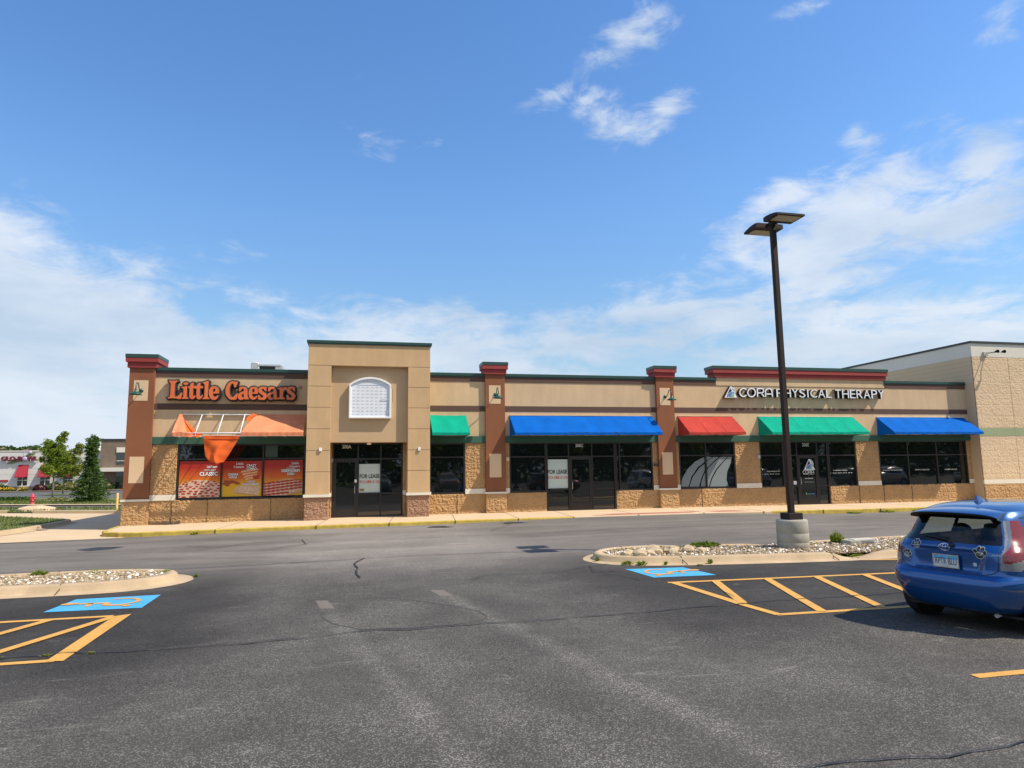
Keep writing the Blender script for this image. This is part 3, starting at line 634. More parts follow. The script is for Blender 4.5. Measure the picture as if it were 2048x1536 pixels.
strip(45.3, 50.2, .03, M['grass_far'], 'verge'); strip(50.2, 51.7, .045, M['concrete'], 'path'); strip(51.7, 56, .03, M['grass_far'], 'verge')
strip(56, 100, -.02, M['farasphalt'], 'street', sl=-.3)
tag(MB().sheet([(-75, 84), (-15, 84), (-15, 85.2), (-75, 85.2)], .06).build('street_kerb', M['concrete']), kind='structure')
tag(MB().sheet([(-75, 85.2), (-15, 85.2), (-15, 92), (-75, 92)], .05).build('planting_bed', M['mulch']), kind='structure')
tag(MB().sheet([(-27.5, 68), (-22, 66), (-22, 71), (-28, 72)], .04).build('verge', M['grass_far']), kind='structure')

# ================================================================ shop building
BY = 24.4
bld = thing('shop_building', 'long single-storey row of shops with tan stucco, brown pillars and a tall tan entrance tower', 'building', (9.6, 24.4, 0))
BX, BZ = .42, .25
def split_face(mb, x0, x1, z0, z1, Y, amp=.026, cell=.026, axis='x', sgn=-1, seed=0, bw=BX, bh=BZ, off=0.0):
    nx = max(2, int((x1 - x0) / cell)); nz_ = max(2, int((z1 - z0) / cell)); vs = []
    for j in range(nz_ + 1):
        z = z0 + (z1 - z0) * j / nz_; row = math.floor((z - off) / bh); fz = (z - off) / bh - row
        for i in range(nx + 1):
            x = x0 + (x1 - x0) * i / nx; sh = .5 if row % 2 else 0; c = x / bw + sh; col = math.floor(c); fx = c - col
            e = min(1, min(fx, 1 - fx) * bw / .035) * min(1, min(fz, 1 - fz) * bh / .03)
            q = Vector((x * 11, z * 11, seed + col * 3.7 + row * 1.3)); d = .5 + .75 * mnoise.noise(q) + .95 * mnoise.noise(q * 2.3)
            edge = min(1, i, nx - i) * min(1, j, nz_ - j)
            d = amp * max(0, d) * (.22 + .78 * e) * (edge if edge < 1 else 1)
            vs.append((x, Y + sgn * d, z) if axis == 'x' else (Y + sgn * d, x, z))
    f = [(j * (nx + 1) + i, j * (nx + 1) + i + 1, (j + 1) * (nx + 1) + i + 1, (j + 1) * (nx + 1) + i) for j in range(nz_) for i in range(nx)]
    return mb.add(vs, f)
# core with side and rear walls, and the roof behind the parapet
b = MB(); b.box(-7.35, 26.2, 24.62, 42, -.1, 4.95); b.box(-7.35, -7.15, 24.62, 42, 4.95, 5.18); b.box(-7.15, 26.2, 41.8, 42, 4.95, 5.18)
b.build('wall', M['stucco'], bld)
MB().box(-7.15, 26.2, 24.8, 41.8, 4.951, 4.97).build('roof', M['roof'], bld)
SEG = [(-6.72, -1.70), (2.40, 4.56), (5.27, 11.40), (12.12, 26.66)]
for (a, c) in SEG:
    MB().box(a, c, BY, BY + .2, 2.97, 3.888).build('wall', M['stucco'], bld); MB().box(a, c, BY, BY + .2, 4.092, 4.998).build('wall', M['stucco'], bld)
    MB().box(a, c, BY - .012, BY + .2, 3.888, 4.092).build('brown_band', M['bandbrown'], bld)
    MB().box(a, c, BY - .055, BY + .2, 2.73, 2.97).build('green_band', M['greenband'], bld)
for (a, c) in ((-6.72, -1.70), (2.40, 4.56), (5.27, 11.40), (12.12, 14.05), (22.02, 26.66)):
    MB().box(a, c, BY - .02, BY + .4, 4.998, 5.175).build('brown_band', M['bandbrown'], bld)
    MB().box(a, c, BY - .045, BY + .44, 5.178, 5.212).box(a, c, BY - .06, BY + .46, 5.212, 5.31).build('coping', M['coping'], bld)
MB().box(14.05, 22.02, BY - .02, BY + .45, 4.998, 5.42).build('wall', M['stucco'], bld)
# raised cornice over the therapy shop
cr = MB(); cr.box(13.97, 22.1, BY - .08, BY + .5, 5.33, 5.5); cr.box(13.89, 22.16, BY - .13, BY + .55, 5.502, 5.665)
cr.build('cornice', M['red_cornice'], bld)
MB().box(13.87, 22.18, BY - .15, BY + .57, 5.668, 5.79).build('coping', M['coping'], bld)
# block walls
BR = [(-6.70, -5.9), (3.79, 4.55), (5.28, 5.45), (11.17, 11.39), (12.12, 12.29), (14.74, 15.85), (20.38, 21.5), (26.02, 26.66)]
for (a, c) in BR:
    w_ = MB(); split_face(w_, a, c, 1.06, 2.73, BY, seed=a); w_.box(a, c, BY + .01, BY + .19, .88, 2.728); w_.build('block_wall', M['blocks'], bld)
    MB().box(a, c, BY - .035, BY + .05, .875, 1.06).build('cream_band', M['cream'], bld)
for (a, c) in ((-6.70, -1.74), (2.40, 4.55), (5.28, 6.86), (9.63, 11.39), (12.12, 16.93), (19.03, 26.25)):
    w_ = MB(); split_face(w_, a, c, -.02, .88, BY, seed=a + 5); w_.box(a, c, BY + .01, BY + .19, -.1, .872); w_.build('block_wall', M['blocks'], bld)
for (a, c) in ((-.97, -.90), (1.545, 1.67)):
    w_ = MB(); split_face(w_, a, c, 0, 2.73, BY); w_.build('block_wall', M['blocks'], bld)
    MB().box(a, c, BY - .035, BY + .05, .9, 1.06).build('cream_band', M['cream'], bld)
# control joints in the block wall
for x in (-6.0, -4.9, -2.9, 3.5, 13.2, 20.4, 21.6, 23.0): MB().box(x - .006, x + .006, BY - .03, BY + .02, .0, .87).build('control_joint', M['joint'], bld)

def window(x0, x1, z0, z1, xs, zs, Y=BY, name='window', skip=(), fw=.055, mw=.05):
    fr = MB(); y0, y1 = Y - .005, Y + .11
    fr.box(x0, x0 + fw, y0, y1, z0, z1); fr.box(x1 - fw, x1, y0, y1, z0, z1); fr.box(x0 + fw, x1 - fw, y0, y1, z1 - fw, z1); fr.box(x0 + fw, x1 - fw, y0, y1, z0, z0 + fw * .9)
    X = [x0 + fw] + [x for x in xs] + [x1 - fw]; Z = [z0 + fw * .9] + list(zs) + [z1 - fw]
    for x in xs: fr.box(x - mw / 2, x + mw / 2, y0 + .002, y1, z0 + fw * .9, z1 - fw)
    for q in zs:
        for i in range(len(X) - 1): fr.box(X[i] + (mw / 2 if i else 0), X[i + 1] - (mw / 2 if i < len(X) - 2 else 0), y0 + .004, y1, q - mw / 2, q + mw / 2)
    w = fr.build(name, M['frame'], bld)
    for i in range(len(X) - 1):
        for j in range(len(Z) - 1):
            if (i, j) in skip: continue
            MB().box(X[i] - .004, X[i + 1] + .004, Y + .055, Y + .065, Z[j] - .004, Z[j + 1] + .004).build('pane', M['pane'], w)
    return w
def door(x0, x1, z0, z1, Y, hx, hinge=1, closer=False, low=.28):
    d = MB(); s = .085
    d.box(x0, x0 + s, Y - .03, Y + .03, z0, z1); d.box(x1 - s, x1, Y - .03, Y + .03, z0, z1); d.box(x0 + s, x1 - s, Y - .03, Y + .03, z1 - s, z1); d.box(x0 + s, x1 - s, Y - .03, Y + .03, z0, z0 + low)
    o = d.build('door', M['frame'], bld)
    MB().box(x0 + s - .004, x1 - s + .004, Y - .002, Y + .008, z0 + low - .004, z1 - s + .004).build('pane', M['pane'], o)
    MB().tube([(hx, Y - .03, .98), (hx, Y - .09, .98), (hx, Y - .09, 1.24), (hx, Y - .03, 1.24)], .013, 6).build('handle', M['galv'] if not closer else M['black'], o)
    return o
w1 = window(-5.90, -1.80, .86, 2.73, [-4.515, -3.19], [2.22])
w2 = window(2.50, 3.79, .90, 2.73, [], [2.21])
w3a = window(5.45, 6.865, .90, 2.73, [], [2.20])
w3b = window(6.87, 9.62, .16, 2.73, [7.75, 8.68], [2.19], skip=((1, 0),))
door(7.785, 8.645, .17, 2.16, BY + .03, 7.86)
for a_, c_ in ((7.0, 7.72), (8.72, 9.56)): MB().box(a_, c_, BY, BY + .11, .95, 1.0).build('window_rail', M['frame'], bld)
w3c = window(9.63, 11.17, .88, 2.73, [9.80], [2.18])
w4 = window(12.29, 14.74, .88, 2.73, [13.45], [2.19])
w5a = window(15.85, 16.935, .88, 2.73, [], [2.16])
w5b = window(16.94, 19.02, .13, 2.73, [17.55, 18.50], [2.15], skip=((1, 0),))
door(17.58, 18.47, .14, 2.12, BY + .03, 17.64)
for a_, c_ in ((17.0, 17.52), (18.53, 18.96)): MB().box(a_, c_, BY, BY + .11, .88, .93).build('window_rail', M['frame'], bld)
w5c = window(19.03, 20.38, .86, 2.73, [], [2.14])
w6 = window(21.5, 26.02, .84, 2.73, [22.96, 24.44], [2.12])
we = window(-.90, 1.545, .15, 2.745, [-.02, .77], [2.18], skip=((0, 0),))
door(-.845, -.045, .16, 2.15, BY + .03, -.12)
for a_, c_ in ((.005, .745), (.795, 1.49)): MB().box(a_, c_, BY, BY + .11, .93, .99).build('window_rail', M['frame'], bld)

# entrance tower
TY = 23.5
zs = [1.0, 1.75, 2.46, 3.19, 3.92, 4.64, 5.36]
for (a, c) in ((-1.72, -.955), (1.655, 2.42)):
    t = MB()
    for p, q in zip(zs, zs[1:]): t.box(a, c, TY, BY + .28, p + .007, q - .007)
    t.build('tower_column', M['tower'], bld); MB().box(a + .012, c - .012, TY + .014, BY + .3, .9, 5.40).build('tower_core', M['joint'], bld)
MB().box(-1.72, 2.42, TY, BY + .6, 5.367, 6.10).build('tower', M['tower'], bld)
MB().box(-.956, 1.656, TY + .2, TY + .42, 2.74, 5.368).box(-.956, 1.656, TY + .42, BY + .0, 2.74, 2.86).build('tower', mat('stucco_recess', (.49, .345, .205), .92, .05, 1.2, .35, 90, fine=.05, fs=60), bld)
MB().box(-1.76, 2.46, TY - .04, BY + .66, 6.105, 6.14).box(-1.78, 2.48, TY - .055, BY + .68, 6.14, 6.225).build('coping', M['coping'], bld)
for (a, c) in ((-1.745, -.97), (1.645, 2.40)):
    tb = MB(); split_face(tb, a, c, .0, .90, TY + .02, seed=a); tb.box(a, c, TY + .03, BY + .2, -.1, .90); tb.build('tower_base', M['blocks_pink'], bld)
    MB().box(a - .035, c + .06, TY - .045, BY + .1, .905, 1.0).build('base_cap', M['cream'], bld)

# pillars
PY = 24.28
for k, (a, c) in enumerate(((-7.46, -6.69), (4.545, 5.28), (11.385, 12.125))):
    p = MB(); yb = 24.8 if k else 25.3
    p.box(a, c, PY, yb, .93, 5.30); po = p.build('pillar', M['brown'], bld)
    pb = MB(); split_face(pb, a - .01, c + .02, -.02, .86, PY - .03, seed=k * 9); pb.box(a - .01, c + .02, PY - .02, yb, -.1, .86)
    if k == 0: split_face(pb, PY, yb, -.02, .86, a - .012, axis='y', sgn=-1)
    pb.build('pillar_base', M['blocks'], po)
    MB().box(a - .05, c + .05, PY - .06, yb + .02, .865, .935).build('base_cap', M['cream'], po)
    pc_ = MB(); pc_.box(a - .06, c + .06, PY - .06, yb + .05, 5.27, 5.455); pc_.box(a - .11, c + .11, PY - .11, yb + .1, 5.457, 5.60); pc_.build('pillar_cap', M['red_cornice'], po)
    MB().box(a - .12, c + .12, PY - .12, yb + .11, 5.603, 5.72).build('coping', M['coping'], po)
    m = (a + c) / 2 - .01
    MB().box(m - .225, m + .215, PY - .006, PY + .05, 4.165, 4.85).build('inset_panel', M['panel_tan'], po); MB().box(m - .225, m + .215, PY - .006, PY + .05, 1.46, 2.32).build('inset_panel', M['panel_tan'], po)

# ================================================================ big store at the right
big = thing('big_store', 'large windowless beige block store, taller than the shop row, at the right edge', 'building', (40, 40, 0))
GX, GY = 26.25, 23.9
b = MB(); b.box(GX, 70, GY + .04, 75, -.1, 6.39); b.build('wall', M['big_smooth'], big)
b = MB(); split_face(b, GX, 33, 1.02, 2.9, GY, cell=.045, amp=.011, seed=3); split_face(b, GX, 33, 3.25, 6.39, GY, cell=.045, amp=.011, seed=8); b.box(33, 70, GY, GY + .04, 1.02, 2.9); b.box(33, 70, GY, GY + .04, 3.25, 6.39)
b.build('block_wall', M['blocks_big'], big)
b = MB(); split_face(b, GX, 33, -.02, .84, GY, cell=.045, amp=.028, seed=12); b.box(33, 70, GY, GY + .04, 0, .84); b.build('block_wall', M['blocks'], big)
MB().box(GX, 70, GY - .012, GY + .04, .84, 1.02).build('cream_band', M['cream'], big)
MB().box(GX, 70, GY - .012, GY + .04, 2.9, 3.25).build('green_band', M['big_green'], big)
MB().box(GX - .003, 70, GY - .01, 75, 6.392, 7.0).build('upper_wall', M['big_white'], big)
MB().box(GX - .05, 70, GY - .06, 75, 7.003, 7.09).build('coping', M['charcoal_coping'], big)
MB().box(28.197, 28.203, GY - .012, GY + .02, 0, 6.39).build('control_joint', M['big_smooth'], big)
# side-wall block courses
cj = MB()
for i in range(7): cj.box(GX - .0035, GX + .01, GY + .05, 60, 5.2 + i * .2 - .004, 5.2 + i * .2 + .004)
cj.build('course_line', mat('course', (.36, .28, .19), .95), big)
fl = thing('security_light', 'small twin-head security light high on the big store wall', 'lamp', (26.95, GY, 6.5))
MB().bbox(26.85, 27.05, GY - .09, GY - .012, 6.42, 6.62).build('mount', M['plastic_grey'], fl)
for dx in (-.02, .34):
    MB().tube([(26.97 + dx * .3, GY - .09, 6.55), (27.05 + dx * .6, GY - .3, 6.56), (27.1 + dx, GY - .42, 6.56)], .02, 6).build('arm', M['plastic_grey'], fl)
    MB().lathe([(.03, 0), (.05, -.06), (.075, -.16), (.07, -.165)], (27.1 + dx, GY - .4, 6.56), 12, 'y').build('lamp_head', M['black'], fl)

# ================================================================ signs on the shop front
LC = [[[[-6.227,4.838],[-6.096,4.836],[-5.97,4.848],[-5.957,4.813],[-6.007,4.768],[-6.027,4.718],[-6.029,4.353],[-6.013,4.309],[-5.976,4.299],[-5.937,4.314],[-5.885,4.364],[-5.825,4.439],[-5.788,4.434],[-5.791,4.385],[-5.833,4.227],[-5.887,4.226],[-5.979,4.245],[-6.096,4.249],[-6.221,4.238],[-6.24,4.262],[-6.174,4.297],[-6.155,4.361],[-6.158,4.716],[-6.174,4.765],[-6.226,4.819]]],[[[-5.625,4.744],[-5.634,4.72],[-5.659,4.702],[-5.695,4.695],[-5.732,4.701],[-5.759,4.718],[-5.77,4.742],[-5.762,4.766],[-5.736,4.783],[-5.7,4.79],[-5.663,4.784],[-5.636,4.767]]],[[[-5.837,4.617],[-5.779,4.637],[-5.649,4.669],[-5.653,4.545],[-5.651,4.307],[-5.632,4.283],[-5.585,4.254],[-5.587,4.234],[-5.806,4.232],[-5.807,4.256],[-5.759,4.287],[-5.753,4.346],[-5.757,4.544],[-5.772,4.583],[-5.832,4.602]]],[[[-5.499,4.78],[-5.453,4.771],[-5.453,4.672],[-5.357,4.673],[-5.336,4.718],[-5.311,4.773],[-5.256,4.779],[-5.241,4.75],[-5.247,4.675],[-5.169,4.661],[-5.149,4.631],[-5.166,4.596],[-5.249,4.595],[-5.247,4.352],[-5.227,4.307],[-5.201,4.342],[-5.174,4.357],[-5.146,4.333],[-5.189,4.263],[-5.233,4.223],[-5.278,4.217],[-5.325,4.242],[-5.35,4.301],[-5.353,4.35],[-5.353,4.579],[-5.463,4.592],[-5.462,4.349],[-5.442,4.31],[-5.412,4.345],[-5.38,4.345],[-5.37,4.32],[-5.408,4.251],[-5.47,4.22],[-5.525,4.235],[-5.559,4.279],[-5.571,4.348],[-5.567,4.576],[-5.624,4.61],[-5.616,4.635],[-5.567,4.67],[-5.534,4.755]]],[[[-5.169,4.791],[-5.02,4.848],[-4.987,4.828],[-4.99,4.554],[-4.994,4.315],[-4.979,4.285],[-4.931,4.256],[-4.935,4.231],[-5.155,4.228],[-5.161,4.253],[-5.107,4.288],[-5.101,4.353],[-5.099,4.652],[-5.112,4.741],[-5.164,4.766]]],[[[-4.963,4.454],[-4.957,4.534],[-4.932,4.604],[-4.883,4.655],[-4.81,4.674],[-4.735,4.659],[-4.677,4.603],[-4.646,4.518],[-4.647,4.426],[-4.823,4.418],[-4.843,4.401],[-4.83,4.356],[-4.805,4.312],[-4.768,4.305],[-4.722,4.332],[-4.686,4.358],[-4.658,4.343],[-4.683,4.268],[-4.736,4.218],[-4.81,4.202],[-4.875,4.226],[-4.923,4.285],[-4.956,4.365]],[[-4.834,4.471],[-4.841,4.536],[-4.82,4.586],[-4.784,4.596],[-4.761,4.567],[-4.766,4.512],[-4.793,4.476]]],[[[-4.448,4.527],[-4.438,4.608],[-4.411,4.695],[-4.37,4.769],[-4.316,4.824],[-4.242,4.849],[-4.186,4.843],[-4.135,4.83],[-4.085,4.838],[-4.063,4.821],[-4.071,4.774],[-4.093,4.713],[-4.116,4.652],[-4.141,4.639],[-4.166,4.645],[-4.177,4.692],[-4.188,4.745],[-4.208,4.772],[-4.233,4.771],[-4.269,4.744],[-4.298,4.683],[-4.314,4.609],[-4.317,4.529],[-4.308,4.429],[-4.286,4.356],[-4.253,4.309],[-4.216,4.296],[-4.179,4.31],[-4.137,4.364],[-4.102,4.418],[-4.071,4.432],[-4.049,4.418],[-4.056,4.358],[-4.083,4.244],[-4.113,4.22],[-4.175,4.216],[-4.237,4.212],[-4.3,4.235],[-4.365,4.295],[-4.417,4.374],[-4.442,4.447]]],[[[-3.997,4.654],[-3.929,4.665],[-3.86,4.669],[-3.803,4.643],[-3.757,4.59],[-3.738,4.503],[-3.732,4.335],[-3.709,4.281],[-3.676,4.258],[-3.679,4.238],[-3.826,4.233],[-3.836,4.253],[-3.858,4.246],[-3.913,4.216],[-3.97,4.218],[-4.021,4.251],[-4.045,4.311],[-4.038,4.385],[-4.003,4.446],[-3.935,4.487],[-3.867,4.508],[-3.849,4.542],[-3.86,4.589],[-3.889,4.602],[-3.92,4.588],[-3.95,4.54],[-3.98,4.506],[-4.008,4.509],[-4.016,4.546],[-4.008,4.607]],[[-3.924,4.346],[-3.913,4.393],[-3.883,4.42],[-3.855,4.434],[-3.85,4.28],[-3.885,4.293],[-3.913,4.313]]],[[[-3.705,4.449],[-3.692,4.55],[-3.651,4.625],[-3.589,4.666],[-3.514,4.671],[-3.449,4.635],[-3.406,4.561],[-3.396,4.473],[-3.408,4.426],[-3.578,4.424],[-3.593,4.41],[-3.586,4.37],[-3.559,4.316],[-3.52,4.303],[-3.483,4.324],[-3.446,4.355],[-3.414,4.342],[-3.431,4.284],[-3.487,4.237],[-3.555,4.219],[-3.626,4.249],[-3.678,4.315]],[[-3.586,4.468],[-3.591,4.538],[-3.574,4.586],[-3.549,4.606],[-3.517,4.58],[-3.502,4.526],[-3.526,4.485],[-3.557,4.461]]],[[[-3.389,4.564],[-3.376,4.625],[-3.328,4.664],[-3.257,4.677],[-3.206,4.673],[-3.149,4.667],[-3.13,4.636],[-3.13,4.522],[-3.159,4.514],[-3.188,4.552],[-3.218,4.597],[-3.254,4.604],[-3.286,4.589],[-3.281,4.551],[-3.237,4.506],[-3.171,4.461],[-3.119,4.401],[-3.107,4.34],[-3.13,4.271],[-3.185,4.225],[-3.249,4.217],[-3.307,4.232],[-3.363,4.22],[-3.382,4.238],[-3.397,4.375],[-3.369,4.39],[-3.339,4.353],[-3.302,4.3],[-3.259,4.289],[-3.224,4.316],[-3.225,4.361],[-3.284,4.406],[-3.357,4.459],[-3.387,4.511]]],[[[-3.062,4.653],[-3.006,4.676],[-2.934,4.677],[-2.869,4.655],[-2.824,4.602],[-2.796,4.511],[-2.788,4.359],[-2.772,4.298],[-2.735,4.291],[-2.7,4.306],[-2.687,4.367],[-2.692,4.543],[-2.708,4.589],[-2.766,4.603],[-2.767,4.626],[-2.66,4.666],[-2.616,4.666],[-2.604,4.621],[-2.572,4.652],[-2.522,4.679],[-2.471,4.668],[-2.448,4.623],[-2.469,4.569],[-2.505,4.561],[-2.541,4.568],[-2.569,4.529],[-2.581,4.445],[-2.582,4.346],[-2.562,4.3],[-2.518,4.277],[-2.521,4.251],[-2.878,4.243],[-2.893,4.262],[-2.921,4.243],[-2.978,4.22],[-3.036,4.242],[-3.084,4.295],[-3.1,4.355],[-3.084,4.416],[-3.028,4.462],[-2.943,4.494],[-2.9,4.517],[-2.895,4.563],[-2.917,4.601],[-2.946,4.605],[-2.981,4.585],[-3.009,4.539],[-3.044,4.508],[-3.073,4.523],[-3.071,4.591]],[[-2.989,4.356],[-2.976,4.402],[-2.941,4.425],[-2.891,4.449],[-2.886,4.289],[-2.937,4.288],[-2.973,4.311]]],[[[-2.454,4.577],[-2.441,4.638],[-2.392,4.677],[-2.319,4.69],[-2.268,4.687],[-2.21,4.68],[-2.191,4.649],[-2.191,4.534],[-2.22,4.526],[-2.25,4.564],[-2.281,4.61],[-2.317,4.617],[-2.35,4.601],[-2.345,4.563],[-2.3,4.517],[-2.233,4.472],[-2.181,4.411],[-2.168,4.35],[-2.192,4.281],[-2.249,4.234],[-2.314,4.226],[-2.373,4.241],[-2.43,4.229],[-2.449,4.248],[-2.464,4.385],[-2.435,4.401],[-2.405,4.363],[-2.367,4.31],[-2.323,4.299],[-2.288,4.326],[-2.289,4.372],[-2.348,4.417],[-2.422,4.47],[-2.453,4.523]]]]
sg = thing('shop_sign', 'orange serif letters with black outline reading Little Caesars above the torn orange awning', 'sign', (-4.2, BY, 4.19))
bk = MB()
for g in LC: shape_mesh(g, BY - .02, .20, .055, bk)
bk.build('backing', M['black'], sg)
M['sign_orange'] = mat('sign_orange', (.66, .145, .04), .45, .12, 1.5)
for g in LC: shape_mesh(g, BY - .221, .012, 0, MB()).build('letter', M['sign_orange'], sg)
MB().tube([(-2.03 + .05 * math.cos(t * .5236), BY - .012, 4.69 + .05 * math.sin(t * .5236)) for t in range(13)], .008, 4, cap=False).build('trademark_ring', M['bandbrown'], sg)

CO = {"C":[[[15.29,4.813],[15.259,4.843],[15.22,4.862],[15.177,4.87],[15.132,4.866],[15.089,4.85],[15.051,4.824],[15.02,4.789],[15.0,4.748],[14.991,4.703],[14.995,4.659],[15.01,4.618],[15.036,4.584],[15.07,4.559],[15.111,4.544],[15.156,4.541],[15.2,4.55],[15.241,4.57],[15.276,4.601]]],"O":[[[15.694,4.706],[15.687,4.668],[15.672,4.633],[15.649,4.601],[15.62,4.574],[15.586,4.553],[15.548,4.541],[15.51,4.536],[15.472,4.54],[15.436,4.552],[15.405,4.571],[15.379,4.598],[15.36,4.629],[15.35,4.664],[15.348,4.702],[15.355,4.739],[15.37,4.775],[15.392,4.807],[15.422,4.834],[15.456,4.854],[15.493,4.867],[15.532,4.872],[15.57,4.868],[15.606,4.856],[15.637,4.837],[15.663,4.81],[15.682,4.779],[15.692,4.743],[15.694,4.706]]],"R":[[[15.782,4.527],[15.791,4.869],[15.973,4.878],[15.973,4.878],[16.008,4.874],[16.038,4.861],[16.062,4.842],[16.077,4.817],[16.081,4.789],[16.073,4.761],[16.055,4.735],[16.029,4.715],[15.996,4.702],[15.96,4.697],[15.813,4.695]],[[15.96,4.697],[16.083,4.536]]],"A":[[[16.148,4.537],[16.157,4.723],[16.158,4.748],[16.164,4.776],[16.177,4.803],[16.196,4.827],[16.221,4.847],[16.25,4.863],[16.282,4.873],[16.315,4.876],[16.348,4.874],[16.379,4.865],[16.406,4.85],[16.428,4.83],[16.444,4.806],[16.453,4.779],[16.455,4.751],[16.467,4.54]],[[16.158,4.651],[16.455,4.655]]],"logo":[[14.579,4.948],[14.297,4.482],[14.86,4.487],[14.777,4.647],[14.796,4.731],[14.775,4.826],[14.701,4.896]],"ldark":[[14.569,4.877],[14.488,4.727],[14.401,4.583],[14.504,4.68],[14.646,4.753]],"b1":[[14.396,4.512],[14.434,4.596],[14.544,4.68],[14.638,4.717],[14.664,4.729],[14.568,4.657],[14.486,4.584],[14.449,4.513]],"b2":[[14.475,4.513],[14.512,4.596],[14.623,4.693],[14.744,4.742],[14.662,4.681],[14.584,4.597],[14.547,4.514]],"b3":[[14.56,4.514],[14.598,4.597],[14.688,4.688],[14.756,4.73],[14.753,4.683],[14.685,4.634],[14.635,4.574],[14.606,4.514]],"g":[[14.612,4.514],[14.656,4.586],[14.759,4.671],[14.721,4.587],[14.717,4.516]],"grey":[[14.648,4.896],[14.699,4.861],[14.767,4.802],[14.777,4.742],[14.719,4.765],[14.67,4.813]]}
cs = thing('shop_sign', 'white letter sign with triangle emblem reading CORA PHYSICAL THERAPY under the red cornice', 'sign', (18, BY, 4.5))
sy = BY - .02; th = .17
M['letter_white'] = mat('letter_face', (.74, .77, .84), .4, .02); M['letter_side'] = mat('letter_return', (.012, .012, .014), .5)
def chan(mb_face, mb_side, pts, w):
    stroke(pts, w + .006, sy, th, mb_side); stroke(pts, w, sy - th, .008, mb_face)
for k in ('C', 'O', 'R', 'A'):
    a = MB(); b2 = MB()
    S_ = CO[k] if isinstance(CO[k][0][0], list) else [CO[k]]
    for pts in S_: chan(a, b2, pts, .052)
    s_ = b2.build('letter', M['letter_side'], cs); a.build('letter_face', M['letter_white'], s_)
def spread(word, x0, x1, z0, z1):
    adv = {'I': .42, 'L': .78, 'Y': .92, 'T': .86, 'S': .86, 'P': .88, 'E': .84, 'R': .92, 'H': 1.0, 'C': .96, 'A': 1.02}
    tot = sum(adv[c] for c in word) + .16 * (len(word) - 1); u = (x1 - x0) / tot; x = x0
    for c in word:
        w = adv[c] * u
        xa, xb = (x, x + w) if c != 'I' else (x + w * .3, x + w * .7)
        s_ = text_mesh(c, xa - .006, xb + .006, z0 - .006, z1 + .006, sy, th, .002).build('letter', M['letter_side'], cs)
        text_mesh(c, xa, xb, z0, z1, sy - th, .008, -.004).build('letter_face', M['letter_white'], s_); x += w + .16 * u
spread('PHYSICAL', 16.66, 19.25, 4.53, 4.87); spread('THERAPY', 19.44, 21.84, 4.52, 4.88)
M['em_dk'] = mat('emblem_navy', (.01, .02, .05), .4); M['em_b1'] = mat('emblem_blue_a', (.02, .07, .22), .4); M['em_b2'] = mat('emblem_blue_b', (.03, .16, .42), .4); M['em_b3'] = mat('emblem_blue_c', (.10, .33, .62), .4); M['em_g'] = mat('emblem_green', (.22, .50, .06), .4); M['em_gr'] = mat('emblem_grey', (.35, .45, .52), .4)
def emblem(T, y, depth, parent, side=True):
    f = lambda P: [T(*p) for p in P]
    if side: shape_mesh([f(CO['logo'])], y, depth, 0).build('emblem_body', M['letter_side'], parent)
    e = shape_mesh([f(CO['logo'])], y - depth, .006, 0).build('emblem', M['letter_white'], parent)
    for i, (k, m) in enumerate((('ldark', 'em_dk'), ('grey', 'em_gr'), ('b1', 'em_b1'), ('b2', 'em_b2'), ('b3', 'em_b3'), ('g', 'em_g'))):
        shape_mesh([f(CO[k])], y - depth - .006 - .0006 * i, .003, 0).build('emblem_stripe', M[m], e)
emblem(lambda a, c: (a, c), sy, th, cs)

# blank arched cabinet sign on the tower
ab = thing('blank_sign_cabinet', 'blank white arched sign cabinet with its face removed, on the entrance tower', 'sign', (.36, TY + .2, 3.56))
def arch(x0, x1, z0, zs_, zt, n=16):
    P = [(x0, z0), (x1, z0)]
    c = (x0 + x1) / 2; w = (x1 - x0) / 2; s = zt - zs_; Rr = (w * w + s * s) / (2 * s); a = math.asin(w / Rr)
    return P + [(c + Rr * math.sin(a - 2 * a * i / n), zt - Rr + Rr * math.cos(a - 2 * a * i / n)) for i in range(n + 1)]
ay = TY + .195
o_ = arch(-.35, 1.07, 3.56, 4.72, 4.98); i_ = arch(-.30, 1.02, 3.61, 4.70, 4.925)
shape_mesh([o_, i_], ay, .16, .006).build('rim', M['white'], ab)
shape_mesh([i_], ay, .11, 0).build('back_panel', mat('cabinet_back', (.70, .74, .80), .5, .04, 3), ab)
ld = MB()
for r_ in range(9):
    z = 3.68 + r_ * .118
    for c_ in range(8):
        x = -.25 + c_ * .155
        if r_ > 7 and (c_ < 1 or c_ > 6): continue
        ld.add([(x, ay - .118, z), (x + .05, ay - .118, z + .012), (x + .10, ay - .118, z), (x + .10, ay - .118, z + .014), (x + .05, ay - .118, z + .026), (x, ay - .118, z + .014)], [(0, 1, 4, 5), (1, 2, 3, 4)])
for z, xa, xb in ((4.71, -.1, .8), (4.84, .1, .6)):
    ld.box(xa, xb, ay - .118, ay - .112, z, z + .008)
ld.build('led_module', mat('led_grey', (.44, .48, .56), .5), ab)
MB().tube([(.70, ay - .13, 4.20), (.85, ay - .135, 4.22), (.97, ay - .13, 4.20), (.96, ay - .13, 3.95), (.93, ay - .13, 3.80), (.97, ay - .13, 3.66), (.90, ay - .13, 3.64)], .007, 5).build('wire', M['galv'], ab)
MB().tube([(.95, ay - .05, 4.95), (1.06, ay - .10, 4.80), (1.12, ay - .12, 4.5), (1.13, ay - .1, 4.1)], .006, 5).build('cable', M['black'], ab)

